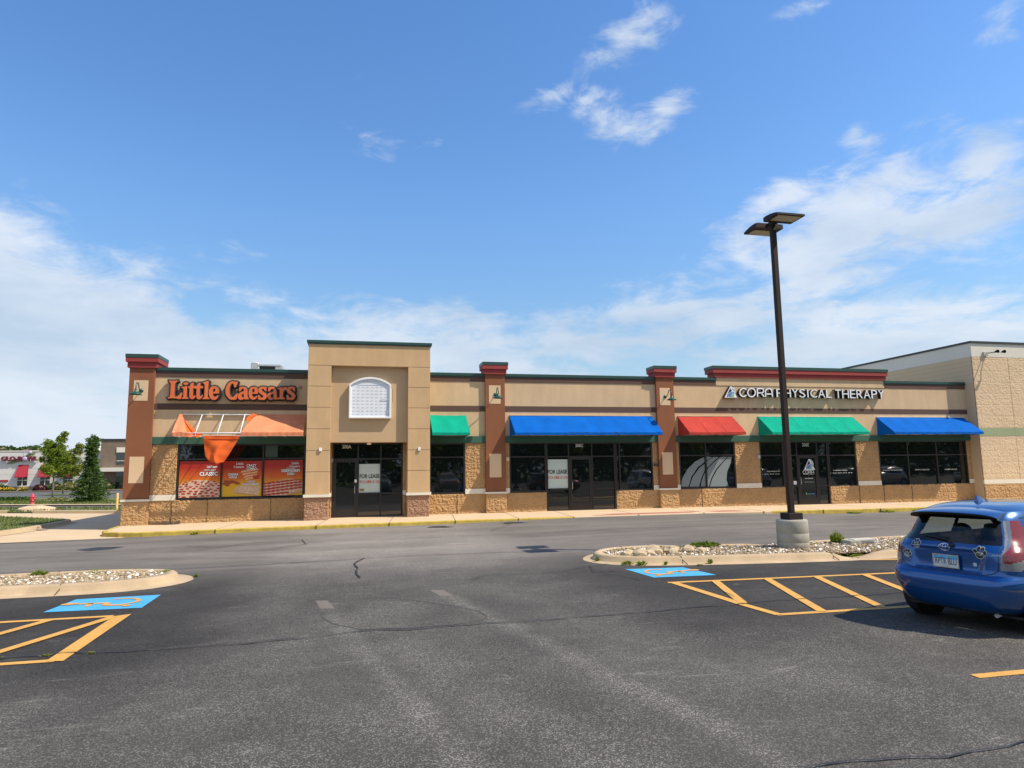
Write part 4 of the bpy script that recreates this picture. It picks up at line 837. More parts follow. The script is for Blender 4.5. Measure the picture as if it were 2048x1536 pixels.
# unit numbers, lettering on the glass
GYF = BY + .053
def glass_text(s, x0, x1, z0, z1, name, label, m='vinyl', bold=.0, y=GYF, cat='lettering', grp=None):
    o = text_mesh(s, x0, x1, z0, z1, y, .003, bold).build(name, M[m]); return tag(o, label, cat, grp)
UN = 'white unit numbers over the shop doors'
glass_text('200A', -.58, -.26, 2.55, 2.68, 'unit_number', 'white unit number 200A above the tower entrance door', bold=.03, grp=UN)
glass_text('200C', 8.05, 8.35, 2.55, 2.67, 'unit_number', 'white unit number 200C above the middle shop door', bold=.02, grp=UN)
glass_text('200E', 17.87, 18.19, 2.52, 2.65, 'unit_number', 'white unit number 200E above the therapy shop door', grp=UN)
glass_text('FREE ASSESSMENTS', 16.17, 16.76, 1.495, 1.535, 'window_lettering', 'small white words FREE ASSESSMENTS on the window left of the therapy door')
glass_text('NO REFERRAL NEEDED', 19.26, 19.93, 1.495, 1.535, 'window_lettering', 'small white words NO REFERRAL NEEDED on the window right of the therapy door')
WG = 'white service names on the wide right window'
glass_text("WORKERS' COMPENSATION", 21.68, 22.65, 1.465, 1.515, 'window_lettering', "small white words WORKERS' COMPENSATION on the left pane of the wide right window", grp=WG)
glass_text('SPORTS MEDICINE', 23.31, 24.04, 1.465, 1.515, 'window_lettering', 'small white words SPORTS MEDICINE on the middle pane of the wide right window', grp=WG)
glass_text('SENIOR SERVICES', 24.84, 25.47, 1.46, 1.51, 'window_lettering', 'small white words SENIOR SERVICES on the right pane of the wide right window', grp=WG)
for (a, c, lab) in ((15.92, 16.88, 'dashed white safety stripe across the window left of the therapy door'), (19.10, 20.31, 'dashed white safety stripe across the window right of the therapy door')):
    d = MB(); k = int((c - a) / .125)
    for i in range(k): d.box(a + i * .125, a + i * .125 + (.085 if i % 2 else .06), GYF - .003, GYF, 1.40, 1.416)
    tag(d.build('safety_stripe', M['vinyl']), lab, 'decal')
DY = BY + .03 - .006
dl = thing('door_decal', 'white triangle emblem with CORA lettering and phone number on the therapy door glass', 'decal', (18.07, DY, 1.1))
sx_ = (18.35 - 17.80) / (14.81 - 14.22)
emblem(lambda a, c: (17.80 + (a - 14.24) * .93, 1.56 + (c - 4.49) * .98), DY, .002, dl, side=False)
for i, k in enumerate(('C', 'O', 'R', 'A')):
    S_ = CO[k] if isinstance(CO[k][0][0], list) else [CO[k]]; q = MB()
    for pts in S_: stroke([(17.80 + (a - 14.98) * .345, 1.395 + (c - 4.535) * .42) for a, c in pts], .020, DY, .003, q)
    q.build('letter', M['vinyl'], dl)
text_mesh('PHYSICAL THERAPY', 17.81, 18.33, 1.355, 1.38, DY, .003).build('lettering', M['vinyl'], dl)
text_mesh('815-385-0076', 17.87, 18.25, 1.185, 1.23, DY, .003, .02).build('lettering', M['vinyl'], dl)
text_mesh('coraphysicaltherapy.com', 17.83, 18.30, 1.045, 1.075, DY, .003).build('lettering', M['vinyl'], dl)
q = MB()
for i, m in enumerate(('em_g', 'em_b2', 'em_b3', 'em_b2', 'em_b3', 'em_b2')): MB().box(17.88 + i * .075, 17.925 + i * .075, DY - .003, DY, .56, .60 + (.03 if i == 0 else 0)).build('sticker', M[m], dl)
tag(MB().box(17.36, 17.51, GYF - .004, GYF, .97, 1.11).build('paper_notice', M['white']), 'small square white notice taped low on the glass beside the therapy door', 'notice')
tag(MB().box(-.13, -.055, BY - .006, BY - .001, 1.36, 1.46).build('paper_notice', M['white']), 'small white notice on the tower entrance door', 'notice')

# poster of grey swooping stripes
SW = thing('window_graphic', 'large grey swooping stripe graphic covering the window under the red awning', 'decal', (13.4, GYF, .95))
M['film'] = mat('grey_film', (.165, .205, .225), .6, .04, 1)
for P in ([(12.345, .97), (12.41, 1.29), (12.66, 1.66), (13.0, 1.95), (13.37, 2.11), (13.41, 2.12), (13.41, 1.93), (13.1, 1.72), (12.80, 1.34), (12.66, .97)],
          [(12.71, .97), (12.85, 1.32), (13.15, 1.68), (13.41, 1.86), (13.41, 1.62), (13.25, 1.33), (13.12, .965)], [(13.49, 2.0), (13.49, 2.125), (13.77, 2.125), (13.54, 2.0)],
          [(13.19, .965), (13.30, 1.33), (13.41, 1.52), (13.41, .96)], [(13.49, 1.70), (13.49, 1.92), (13.58, 2.0), (13.82, 2.125), (14.05, 2.125), (13.90, 2.02), (13.53, 1.72)],
          [(13.49, .96), (13.49, 1.56), (13.56, 1.70), (13.96, 2.02), (14.12, 2.125), (14.42, 2.125), (13.90, 1.65), (13.66, 1.27), (13.55, .96)],
          [(13.59, .955), (13.71, 1.27), (13.96, 1.64), (14.46, 2.125), (14.63, 2.125), (14.55, 1.86), (14.38, 1.53), (14.33, 1.21), (14.41, .95)]):
    shape_mesh([P[::-1]], GYF, .003).build('stripe', M['film'], SW)

# lease posters
def lease(x0, x1, z0, z1, tx, lab, small=False):
    t = thing('lease_poster', lab, 'poster', ((x0 + x1) / 2, GYF, z0), 'for lease posters behind shop windows')
    MB().box(x0, x1, GYF - .005, GYF, z0, z1).build('sheet', M['poster_white'], t)
    h = z1 - z0
    text_mesh('FOR LEASE', tx[0], tx[1], z0 + h * .50, z0 + h * .645, GYF - .005, .002, .035).build('lettering', M['black'], t)
    text_mesh('913-288-5132', tx[0], tx[1], z0 + h * .325, z0 + h * .425, GYF - .005, .002, .02).build('lettering', M['red_ink'], t)
    if small: MB().box(x0 + .03, x0 + .19, GYF - .008, GYF - .005, z0 + .05, z0 + .14).build('card', mat('card_tan', (.28, .2, .08), .8), t)
lease(6.90, 7.715, 1.01, 2.09, (6.925, 7.69), 'pale FOR LEASE poster with red phone number beside the middle shop door')
lease(.018, .745, 1.0, 2.0, (.04, .725), 'pale FOR LEASE poster with red phone number inside the tower entrance', True)

# pizza posters
def poster_bg(name, stops):
    m, nt, b = new_mat(name); N = nt.nodes; L = nt.links; g = N.new('ShaderNodeTexCoord'); s = N.new('ShaderNodeSeparateXYZ'); L.new(g.outputs['Generated'], s.inputs[0])
    n = N.new('ShaderNodeTexNoise'); n.inputs['Scale'].default_value = 2.5; L.new(g.outputs['Generated'], n.inputs['Vector'])
    a = N.new('ShaderNodeMath'); a.operation = 'MULTIPLY_ADD'; L.new(n.outputs['Fac'], a.inputs[0]); a.inputs[1].default_value = .25; L.new(s.outputs[2], a.inputs[2])
    r = N.new('ShaderNodeValToRGB'); r.color_ramp.elements[0].position = .42; r.color_ramp.elements[0].color = (*stops[0], 1); r.color_ramp.elements[1].position = .95; r.color_ramp.elements[1].color = (*stops[2], 1)
    e = r.color_ramp.elements.new(.66); e.color = (*stops[1], 1); L.new(a.outputs[0], r.inputs[0]); L.new(r.outputs[0], b.inputs['Base Color']); b.inputs['Roughness'].default_value = .35
    return m
M['pbg'] = poster_bg('poster_print', ((.60, .36, .02), (.55, .105, .015), (.36, .02, .010)))
M['cheese'] = mat('print_cheese', (.56, .40, .30), .4, .25, 14, fine=.4, fs=55); M['pepper'] = mat('print_pepperoni', (.36, .035, .02), .4, .25, 20); M['crust'] = mat('print_crust', (.50, .28, .10), .4, .2, 15); M['wing'] = mat('print_wing', (.28, .05, .015), .4, .3, 18); M['bread'] = mat('print_bread', (.62, .38, .20), .4, .25, 16)
M['ink'] = mat('print_black', (.02, .01, .01), .4)
def outlined(s, x0, x1, z0, z1, par, b=.04, o=.006):
    text_mesh(s, x0 - o, x1 + o, z0 - o, z1 + o, PYS, .0015, b + .03).build('lettering_outline', M['ink'], par)  # black printed outline behind the white letters
    text_mesh(s, x0, x1, z0, z1, PYS - .002, .0015, b * .6).build('lettering', M['white'], par)
PYS = BY + .046
def clip_disc(cx, cz, rx, rz, B, n=10):
    P = [(min(B[1], max(B[0], cx + rx * math.cos(6.283 * i / n) * random.uniform(.85, 1.1))), min(B[3], max(B[2], cz + rz * math.sin(6.283 * i / n) * random.uniform(.85, 1.1)))) for i in range(n)]
    return P
pg = 'food posters in the orange shop window'
def poster(x0, x1, z0, z1, lab):
    t = thing('food_poster', lab, 'poster', ((x0 + x1) / 2, GYF, z0), pg)
    MB().box(x0, x1, BY + .048, GYF, z0, z1).build('sheet', M['pbg'], t); return t
t = poster(-5.83, -4.55, .95, 2.16, 'red and orange pizza poster reading CLASSIC, left of the three in the window')
MB().wallpoly([(-5.83, .95), (-4.55, .95), (-4.55, 1.40), (-4.75, 1.47), (-5.0, 1.52), (-5.35, 1.53), (-5.62, 1.45), (-5.83, 1.36)], PYS + .001).build('pizza_print', M['cheese'], t)
pm = MB()
for r_ in range(7):
    for c_ in range(8):
        x = -5.80 + c_ * .178 + (.09 if r_ % 2 else 0) + random.uniform(-.05, .05); z = .99 + r_ * .082 + random.uniform(-.022, .022)
        if z > 1.47 and (x < -5.55 or x > -4.8): continue
        P = clip_disc(x, z, .075 - r_ * .005, .033 - r_ * .001, (-5.825, -4.555, .955, 1.5)); pm.add([(a, PYS - .0005, c) for a, c in P], [tuple(range(len(P)))])
pm.build('pepperoni_print', M['pepper'], t)
outlined('Little Caesars', -4.98, -4.66, 1.93, 2.01, t); outlined('HOT-N-READY', -5.06, -4.70, 1.83, 1.885, t, .02, .004); outlined('CLASSIC', -5.20, -4.63, 1.665, 1.80, t, .06, .014)
t = poster(-4.485, -3.225, .96, 2.155, 'red and yellow food poster reading CRAZY COMBO, middle of the three in the window')
outlined('Little', -4.05, -3.83, 2.02, 2.10, t, .02, .003); outlined('Caesars', -4.13, -3.80, 1.92, 1.99, t, .02, .003)
outlined('CRAZY', -3.72, -3.41, 1.95, 2.04, t); outlined('COMBO', -3.72, -3.40, 1.84, 1.93, t); outlined('CAESAR', -4.30, -3.97, 1.66, 1.74, t); outlined('WINGS', -4.28, -4.01, 1.57, 1.64, t)
outlined('ITALIAN', -3.68, -3.44, 1.42, 1.48, t); outlined('CHEESE BREAD', -3.84, -3.30, 1.325, 1.395, t)
q = MB()
for i in range(4):
    x, z = -3.90 + .05 * i, 1.78 - .085 * i
    q.wallpoly([(x, z - .03), (x + .55 - i * .07, z + .06), (x + .56 - i * .07, z + .105), (x + .02, z + .035)], PYS + .001 - .0003 * i)
q.build('bread_print', M['bread'], t)
q = MB()
for i in range(9):
    P = clip_disc(-4.40 + .05 * i + random.uniform(-.02, .02), 1.34 + random.uniform(0, .14), .085, .045, (-4.48, -3.9, 1.26, 1.53)); q.add([(a, PYS + .001 - .0002 * i, c) for a, c in P], [tuple(range(len(P)))])
q.build('wing_print', M['wing'], t)
MB().wallpoly([(-3.49, 1.53), (-3.31, 1.53), (-3.28, 1.66), (-3.52, 1.66)], PYS).build('dip_cup_print', M['pepper'], t)
MB().wallpoly([(-4.13, 1.12), (-3.36, .975), (-3.25, 1.28), (-3.98, 1.31)], PYS + .0012).build('cheese_bread_print', M['cheese'], t)
q = MB()
for i in range(5): q.wallpoly([(-4.05 + i * .14, 1.135 - i * .027), (-4.035 + i * .14, 1.13 - i * .027), (-3.90 + i * .14, 1.30 - .006 * i), (-3.915 + i * .14, 1.30 - .006 * i)], PYS + .0006)
q.wallpoly([(-4.13, 1.12), (-4.13, 1.07), (-3.36, .965), (-3.36, 1.0)], PYS + .0004)
q.build('crust_print', M['crust'], t)
t = poster(-3.155, -1.885, .965, 2.17, 'red and orange pizza poster reading DEEP!DEEP! DISH, right of the three in the window')
outlined('Little', -2.25, -2.02, 2.02, 2.10, t, .02, .003); outlined('Caesars', -2.33, -1.98, 1.92, 1.99, t, .02, .003); outlined('HOT-N-READY', -2.42, -2.12, 1.865, 1.90, t, .02, .003)
outlined('DEEP!DEEP!', -2.58, -1.98, 1.755, 1.85, t, .05, .012); outlined('DISH', -2.39, -2.16, 1.645, 1.74, t, .05, .012)
MB().wallpoly([(-3.155, .965), (-2.42, .965), (-2.3, 1.03), (-1.885, 1.13), (-1.885, 1.42), (-2.2, 1.53), (-2.5, 1.50), (-3.155, 1.37)], PYS + .001).build('pizza_print', M['cheese'], t)
MB().wallpoly([(-2.3, 1.03), (-2.42, .968), (-2.3, .968), (-1.887, 1.05), (-1.887, 1.13)], PYS + .0004).build('crust_print', M['crust'], t)
pm = MB()
for r_ in range(5):
    for c_ in range(9):
        x = -3.12 + c_ * .145; z = 1.0 + r_ * .095 + (x + 3.12) * .12 * (1 if r_ else .8) - .01
        if x > -2.35 and r_ == 0: continue
        P = clip_disc(x, z, .085, .038, (-3.15, -1.89, .968, 1.50)); pm.add([(a, PYS - .0005, c) for a, c in P], [tuple(range(len(P)))])
pm.build('pepperoni_print', M['pepper'], t)

tag(MB().box(-3.13, -2.73, GYF - .004, GYF, 2.26, 2.67).build('window_panel', mat('panel_dim_green', (.035, .065, .045), .5)), 'dull green panel standing in the upper pane above the right pizza poster', 'panel')
# ================================================================ awnings
AG = 'fabric awnings over the shop windows'
def awning(x0, x1, m, lab, seams=None, edge=None, yf=23.46, zt=3.735, zb=3.055, zv=2.965, sag=.012):
    t = thing('awning', lab, 'awning', ((x0 + x1) / 2, BY, zv), AG)
    nb = max(2, round((x1 - x0) / .75)); nx = nb * 12; ny = 12; b = MB()
    def P(i, j):
        u = i / nx; s = j / ny; x = x0 + (x1 - x0) * u; d = sag * math.sin(math.pi * ((u * nb) % 1)) * math.sin(math.pi * s) + .014 * mnoise.noise(Vector((x * 1.6, s * 2.5, x0))) + .006 * mnoise.noise(Vector((x * 7 + s * 3, s * 5, x0)))
        return (x, BY - .01 + (yf - BY + .01) * s + d * .6, zt + (zb - zt) * s - d)
    V = [P(i, j) for j in range(ny + 1) for i in range(nx + 1)]
    b.add(V, [(j * (nx + 1) + i, (j + 1) * (nx + 1) + i, (j + 1) * (nx + 1) + i + 1, j * (nx + 1) + i + 1) for j in range(ny) for i in range(nx)], True)
    b.add([(x0 + (x1 - x0) * i / nx, yf - (.004 if k else 0) + .004 * math.sin(i * 1.3), (zb, zv)[k]) for k in (0, 1) for i in range(nx + 1)], [(i, nx + 1 + i, nx + 2 + i, i + 1) for i in range(nx)])
    for x, fl in ((x0, 0), (x1, 1)):
        f = [(0, 1, 2, 3)] if fl else [(3, 2, 1, 0)]
        b.add([(x, BY - .01, zt), (x, BY - .01, zv), (x, yf, zv), (x, yf, zb)], f)
    b.build('canopy', m, t)
    fr = MB(); fr.tube([(x0 + .02, yf + .03, zv + .03), (x1 - .02, yf + .03, zv + .03)], .016, 6); fr.tube([(x0 + .02, BY - .04, zv + .03), (x1 - .02, BY - .04, zv + .03)], .016, 6)
    for i in range(nb + 1):
        x = x0 + .02 + (x1 - x0 - .04) * i / nb; fr.tube([(x, yf + .04, zv + .03), (x, BY - .03, zv + .03)], .014, 6)
    fr.build('frame', M['galv'], t)
    if edge: MB().box(x0 - .005, x1 + .005, BY - .035, BY - .004, zt + .002, zt + .03).build('head_rail', edge, t)
    if seams:
        s = MB()
        for i in range(1, nb):
            x = x0 + (x1 - x0) * i / nb; s.add([(x - .008, BY - .012, zt + .003), (x + .008, BY - .012, zt + .003), (x + .008, yf - .001, zb + .004), (x - .008, yf - .001, zb + .004)], [(0, 3, 2, 1)])
        s.build('seam', seams, t)
    return t
M['seam_r'] = canvas('seam_red', (.42, .04, .03)); M['seam_g'] = canvas('seam_green', (.006, .25, .16))
awning(2.50, 3.83, M['c_green'], 'short green awning just right of the entrance tower', None, None, sag=.02)
awning(5.47, 11.2, M['c_blue'], 'long blue awning over the middle shop between two brown pillars', None, M['panel_tan'])
awning(12.30, 14.70, M['c_red'], 'red awning over the window with the grey stripe graphic', M['seam_r'], M['panel_tan'])
awning(15.86, 20.33, M['c_green'], 'long green awning over the therapy shop door', M['seam_g'], M['cream'])
awning(21.52, 26.0, M['c_blue'], 'blue awning over the rightmost window next to the big store', None, M['cream'])

# torn orange awning
t = thing('awning', 'torn orange awning with bare white frame and a cloth flap hanging over the window', 'awning', (-3.8, BY, 2.965), AG)
yf = 23.50; ZT, ZB, ZV = 3.72, 3.05, 2.96
fr = MB()
fr.tube([(-5.87, BY - .05, ZT), (-1.84, BY - .05, ZT)], .02, 6); fr.tube([(-5.84, yf, ZB), (-1.84, yf, ZB)], .02, 6); fr.tube([(-5.84, yf, ZV), (-1.84, yf, ZV)], .016, 6)
for x in (-5.84, -5.18, -4.51, -3.82, -3.1, -2.45, -1.86):
    fr.tube([(x, BY - .05, ZT), (x, yf, ZB)], .019, 6); fr.tube([(x, yf, ZB), (x, yf, ZV)], .014, 5); fr.tube([(x, yf, ZV), (x, BY - .03, ZV)], .014, 5)
fr.build('frame', M['white_metal'], t)
def cloth(fn, nu, nv, m, name):
    b = MB(); V = [fn(i / nu, j / nv) for j in range(nv + 1) for i in range(nu + 1)]
    b.add(V, [(j * (nu + 1) + i, (j + 1) * (nu + 1) + i, (j + 1) * (nu + 1) + i + 1, j * (nu + 1) + i + 1) for j in range(nv) for i in range(nu)], True); return b.build(name, m, t)
def lx(a, b_, u): return a + (b_ - a) * u
# right piece: taut, faded, its left edge torn on a slant
def fr_(u, v):
    xl = lx(-3.47, -3.80, v); x = lx(xl, -1.82, u); s = math.sin(math.pi * ((x + 3.1) / .66 % 1)) * .012
    return (x, lx(BY - .06, yf - .025, v) + s * .5, lx(ZT + .02, ZB + .02, v) - s * math.sin(math.pi * v))
cloth(fr_, 40, 12, M['c_faded'], 'canopy')
cloth(lambda u, v: (lx(-3.80, -1.82, u), yf - .027 - .004 * math.sin(u * 60), lx(ZB + .02, ZV - .005, v)), 60, 3, M['c_faded'], 'valance')
# end gusset and left remnant
b = MB(); b.add([(-5.88, BY - .03, ZT), (-5.88, BY - .03, ZV), (-5.86, yf - .02, ZV), (-5.86, yf - .02, ZB + .02)], [(0, 3, 2, 1)]); b.build('end_gusset', M['c_orange'], t)
cloth(lambda u, v: (lx(-5.88, lx(-5.80, -5.42, v), u) + .0, lx(BY - .06, yf - .03, v) + .01 * math.sin(u * 9) * v, lx(ZT + .02, ZB + .02, v) + .02 * math.sin(u * 7 + v * 4) * v), 10, 14, M['c_faded'], 'canopy')
cloth(lambda u, v: (lx(-5.86, -5.44, u), yf - .032 - .006 * math.sin(u * 20), lx(ZB + .02, ZV - .005, v)), 14, 3, M['c_faded'], 'valance')
# gathered fold running from the top rail down to the front bar
def fold(u, v):
    xa = lx(-5.80, -5.47, v ** .8); xb = lx(-5.78, -4.92, v ** 1.25); x = lx(xa, xb, u); w = math.sin(u * 13 + v * 2) * .035 * min(1, v * 3)
    return (x, lx(BY - .08, yf - .05, v ** .9) + w, lx(ZT + .01, ZV + .02, v ** .85) - .07 * math.sin(math.pi * u) * v - (.02 if u > .9 else 0) + w * .5)
cloth(fold, 34, 24, M['c_orange'], 'loose_fold')
def curl(u, v):
    x = lx(lx(-3.60, -3.80, v), lx(-3.40, -3.62, v), u); return (x + .02 * math.sin(v * 8), lx(BY - .12, BY - .30, v) - .06 * math.sin(math.pi * u), lx(3.75, 3.50, v) + .03 * math.sin(u * 7))
cloth(curl, 12, 10, M['c_orange'], 'loose_fold')
def flap(u, v):
    zl = lx(2.965, 2.065, v)
    L_ = lerp_tab(v, [(0, -4.91), (.45, -4.88), (.75, -4.84), (.88, -4.75), (.96, -4.66), (1, -4.58)]); Rr = lerp_tab(v, [(0, -3.80), (.3, -3.93), (.6, -4.08), (.85, -4.21), (.95, -4.27), (1, -4.40)])
    x = lx(L_, Rr, u); w = .035 * math.sin(u * 9 + .5) * sst(v, .05, .5) + .025 * math.sin(u * 17 + v * 5) * sst(v, .1, .8) + .03 * mnoise.noise(Vector((u * 3, v * 4, 2)))
    return (x, yf - .06 + w - .10 * sst(v, 0, 1) * math.sin(math.pi * u * .9), zl + (.015 * math.sin(u * 6) + .012 * mnoise.noise(Vector((u * 22, 3, 1)))) * v)
cloth(flap, 48, 44, M['c_orange'], 'hanging_flap')
MB().box(-4.9, -3.8, yf - .075, yf - .055, 2.845, 2.853).build('hem', M['seam_r'], t)

# ================================================================ wall lamps and small fixtures
wl = thing('wall_lamp', 'green gooseneck lamp on the left corner pillar', 'lamp', (-7.075, PY, 4.50), 'green gooseneck lamps on the brown pillars')
X0, Z0 = -7.075, 4.50
MB().lathe([(.0, -.05), (.03, -.05), (.06, -.03), (.07, -.008)], (X0, PY, Z0), 16, 'y').build('mount', M['dkgreen'], wl)
arm = [(X0, PY - .03, Z0), (X0, PY - .12, Z0 - .01), (X0, PY - .22, Z0 + .03), (X0, PY - .30, Z0 + .14), (X0, PY - .38, Z0 + .22), (X0, PY - .48, Z0 + .21), (X0, PY - .55, Z0 + .12), (X0, PY - .57, Z0 - .02)]
MB().tube(arm, .016, 8).build('arm', M['dkgreen'], wl)
MB().lathe([(.0, -.03), (.045, -.03), (.05, -.10), (.06, -.115), (.11, -.135), (.175, -.175), (.19, -.20), (.18, -.198), (.11, -.15), (.0, -.13)], (X0, PY - .57, Z0 + .01), 24).build('lamp_shade', M['dkgreen'], wl)
for dx, lab in ((4.915 - X0, 'green gooseneck lamp on the pillar between the short green and long blue awnings'), (11.745 - X0, 'green gooseneck lamp on the pillar between the long blue and the red awning')):
    c = copy_tree(wl); c.location = (X0 + dx, PY, Z0); c['label'] = lab
def small(x0, x1, y0, y1, z0, z1, m, name, lab, cat, grp=None): return tag(MB().bbox(x0, x1, y0, y1, z0, z1, .008).build(name, M[m] if isinstance(m, str) else m), lab, cat, grp)
JB = 'small boxes on the tower columns'
small(-1.31, -1.215, TY - .05, TY, 2.43, 2.545, 'white', 'junction_box', 'small white box on the left column of the entrance tower', 'box', JB)
small(2.0, 2.085, TY - .05, TY, 2.43, 2.545, 'white', 'junction_box', 'small white box on the right column of the entrance tower', 'box', JB)
small(.27, .41, TY + .22, TY + .36, 2.66, 2.745, 'panel_tan', 'door_light', 'small beige light under the lintel over the tower entrance', 'lamp')
small(-.945, -.875, BY - .05, BY - .002, 2.07, 2.20, 'plastic_grey', 'wall_box', 'small grey box at the left edge of the tower entrance', 'box')
small(5.31, 5.43, BY - .09, BY - .03, 2.05, 2.19, 'panel_tan', 'wall_box', 'small beige box on the brick left of the middle shop window', 'box')
small(11.19, 11.33, BY - .1, BY - .03, 1.79, 1.90, 'black', 'wall_sensor', 'small black unit on the brick between the middle shop window and the third pillar', 'box')
small(15.71, 15.82, BY - .09, BY - .03, 2.04, 2.18, 'plastic_grey', 'wall_box', 'small grey box on the brick beside the therapy shop window', 'box')
ac = thing('rooftop_unit', 'grey air-conditioning unit on the flat roof behind the parapet', 'air conditioner', (-3.85, 30.4, 4.97))
MB().bbox(-4.5, -4.15, 29.7, 31.1, 4.97, 6.36, .02).bbox(-3.52, -3.22, 29.7, 31.1, 4.97, 6.27, .02).build('casing', M['galv'], ac)
MB().box(-4.15, -3.52, 29.74, 31.06, 4.97, 6.22).build('coil', M['black'], ac); MB().bbox(-4.2, -3.3, 29.68, 31.12, 6.225, 6.30, .01).build('top_cover', M['galv'], ac)
MB().tube([(-4.45, 29.72, 6.0), (-4.45, 29.72, 6.36), (-4.2, 29.72, 6.36), (-4.2, 29.72, 6.05)], .03, 6).build('guard', M['white'], ac)

# ================================================================ car park lamp
px_, py_ = 8.56, 12.2
lp = thing('parking_lot_lamp', 'tall dark bronze twin-head lamp post standing on a round concrete base in the gravel island', 'street lamp', (px_, py_, .08))
pe = MB(); pe.lathe([(.0, .05), (.305, .05), (.305, .22), (.302, .225), (.305, .23), (.303, .40), (.300, .405), (.303, .41), (.30, .63), (.285, .665), (.0, .67)], (px_, py_, 0), 40); pe.build('concrete_base', M['pedestal'], lp)
bs = MB(); bs.bbox(px_ - .155, px_ + .155, py_ - .155, py_ + .155, .668, .80, .012); bs.build('base_cover', M['pole'], lp)
rotz = R(0)
MB().bbox(px_ - .053, px_ + .053, py_ - .053, py_ + .053, .80, 6.92, .012).build('pole', M['pole'], lp)
MB().box(px_ - .055, px_ + .055, py_ - .055, py_ + .055, 6.921, 6.935).build('pole_cap', M['pole'], lp)
for sgn in (-1, 1):
    # shoebox head: flat slab with a curved back edge, reaching out along Y
    hb = MB(); cx = px_ + .02; za = 6.85 if sgn < 0 else 6.84
    y0 = py_ + sgn * .13; L_ = .56; wd = .325
    N_ = 8; prof = []
    sec = [(0, .0, .10), (.09, .0, .11), (.24, .0, .098), (.38, .0, .07), (.48, .0, .04)]
    vs = []
    for (d, lo, hi) in sec:
        y = y0 + sgn * d
        vs += [(cx - wd, y, za + lo), (cx + wd, y, za + lo), (cx + wd, y, za + hi * .9), (cx + wd - .05, y, za + hi), (cx - wd + .05, y, za + hi), (cx - wd, y, za + hi * .9)]
    fs = [(i * 6 + k, i * 6 + (k + 1) % 6, (i + 1) * 6 + (k + 1) % 6, (i + 1) * 6 + k) for i in range(4) for k in range(6)] + [(5, 4, 3, 2, 1, 0), (24, 25, 26, 27, 28, 29)]
    hb.add(vs, fs); h = hb.build('lamp_head', M['pole'], lp)
    ya, yb2 = sorted((y0 + sgn * .15, y0 + sgn * .44)); MB().box(cx - wd + .06, cx + wd - .06, ya, yb2, za - .014, za - .003).build('lens', M['lens'], h)
    ya, yb2 = sorted((py_ + sgn * .066, y0 + sgn * .03)); MB().box(px_ - .05, px_ + .05, ya, yb2, za - .0, za + .09).build('arm', M['pole'], lp)

# limestone chunks, box, hydrant, bollard
RK = [(4.95, 12.2, .11), (5.18, 12.05, .14), (5.42, 12.15, .12), (5.35, 12.4, .13), (5.62, 12.3, .14), (5.72, 12.62, .15), (5.95, 12.25, .12), (6.05, 12.5, .16), (6.35, 12.4, .15), (6.6, 12.35, .11), (5.15, 12.5, .10)]
for i, (x, y, r) in enumerate(RK):
    r *= .84
    tag(MB().ico((x * .985, y * .985, .10 + r * .35), r, 2, .22, (1.2, .8, .75)).build('limestone_rock', M['rock']), 'rough pale limestone chunk among the gravel at the tip of the right island', 'rock', 'limestone chunks on the gravel island')
t = thing('utility_box', 'flat grey plastic utility box lying in the gravel right of the lamp post', 'utility box', (10.15, 12.35, .1)); t.rotation_euler = (0, 0, 0)
MB().bbox(9.85, 10.12, 12.15, 12.45, .09, .20, .02).build('housing', M['pedestal'], t); MB().bbox(10.0, 10.5, 12.2, 12.4, .12, .215, .015).build('cover', M['plastic_grey'], t)
for i in range(2): MB().box(10.12, 10.46, 12.196, 12.2, .14 + i * .03, .148 + i * .03).build('slot', M['black'], t)
h = thing('fire_hydrant', 'red fire hydrant standing on the grass verge at the left', 'fire hydrant', (-19.16, 46.4, .02))
MB().lathe([(.0, 0), (.14, 0), (.14, .05), (.085, .06), (.085, .20), (.11, .21), (.11, .24), (.095, .25), (.095, .42), (.14, .43), (.14, .47), (.10, .48), (.09, .54), (.05, .61), (.03, .62), (.03, .67), (0, .68)], (-19.16, 46.4, .02), 16).build('barrel', M['hydrant'], h)
MB().lathe([(.0, -.16), (.05, -.16), (.05, .16), (0, .16)], (-19.16, 46.4, .36), 10, 'x').build('side_cap', M['hydrant'], h); MB().lathe([(.0, -.16), (.06, -.16), (.06, -.05)], (-19.16, 46.4, .34), 10, 'y').build('front_cap', M['hydrant'], h)
tag(MB().lathe([(.055, 0), (.055, .85), (.04, .90), (0, .915)], (-11.02, 35.2, -.03), 14).build('bollard', M['bolyel']), 'yellow bollard post beside the drive at the left corner of the shop row', 'bollard')
tag(MB().ico((-15.65, 38.3, .02), .6, 2, .12, (1.5, .9, .45)).build('sand_heap', M['walk']), 'low heap of pale rubble spilled over the far kerb of the drive', 'rubble')

# ================================================================ far bowling building and brick annex
FY = 90
gl = thing('bowling_building', 'long white building with red window awnings far behind the trees', 'building', (-40, FY, 0))
MB().box(-75, -29.4, FY, FY + 40, 0, 4.58).build('wall', M['siding'], gl)
MB().box(-75.1, -29.35, FY - .05, FY + 40, 4.58, 4.70).build('coping', M['big_white'], gl)
MB().box(-75, -29.4, FY - .08, FY - .005, 0, .52).build('stone_base', M['stonebase'], gl)
MB().box(-34.0, -31.6, FY + 5, FY + 8, 4.6, 5.45).build('roof_box', M['white'], gl)
jt = MB()
for x in [-29.6 - 2.95 * i for i in range(15)]: jt.box(x - .02, x + .02, FY - .012, FY, .52, 4.58)
for z in (1.2, 1.9, 2.6, 3.3): jt.box(-75, -29.4, FY - .008, FY, z - .008, z + .008)
jt.build('panel_joint', mat('joint_grey', (.42, .42, .40), .9), gl)
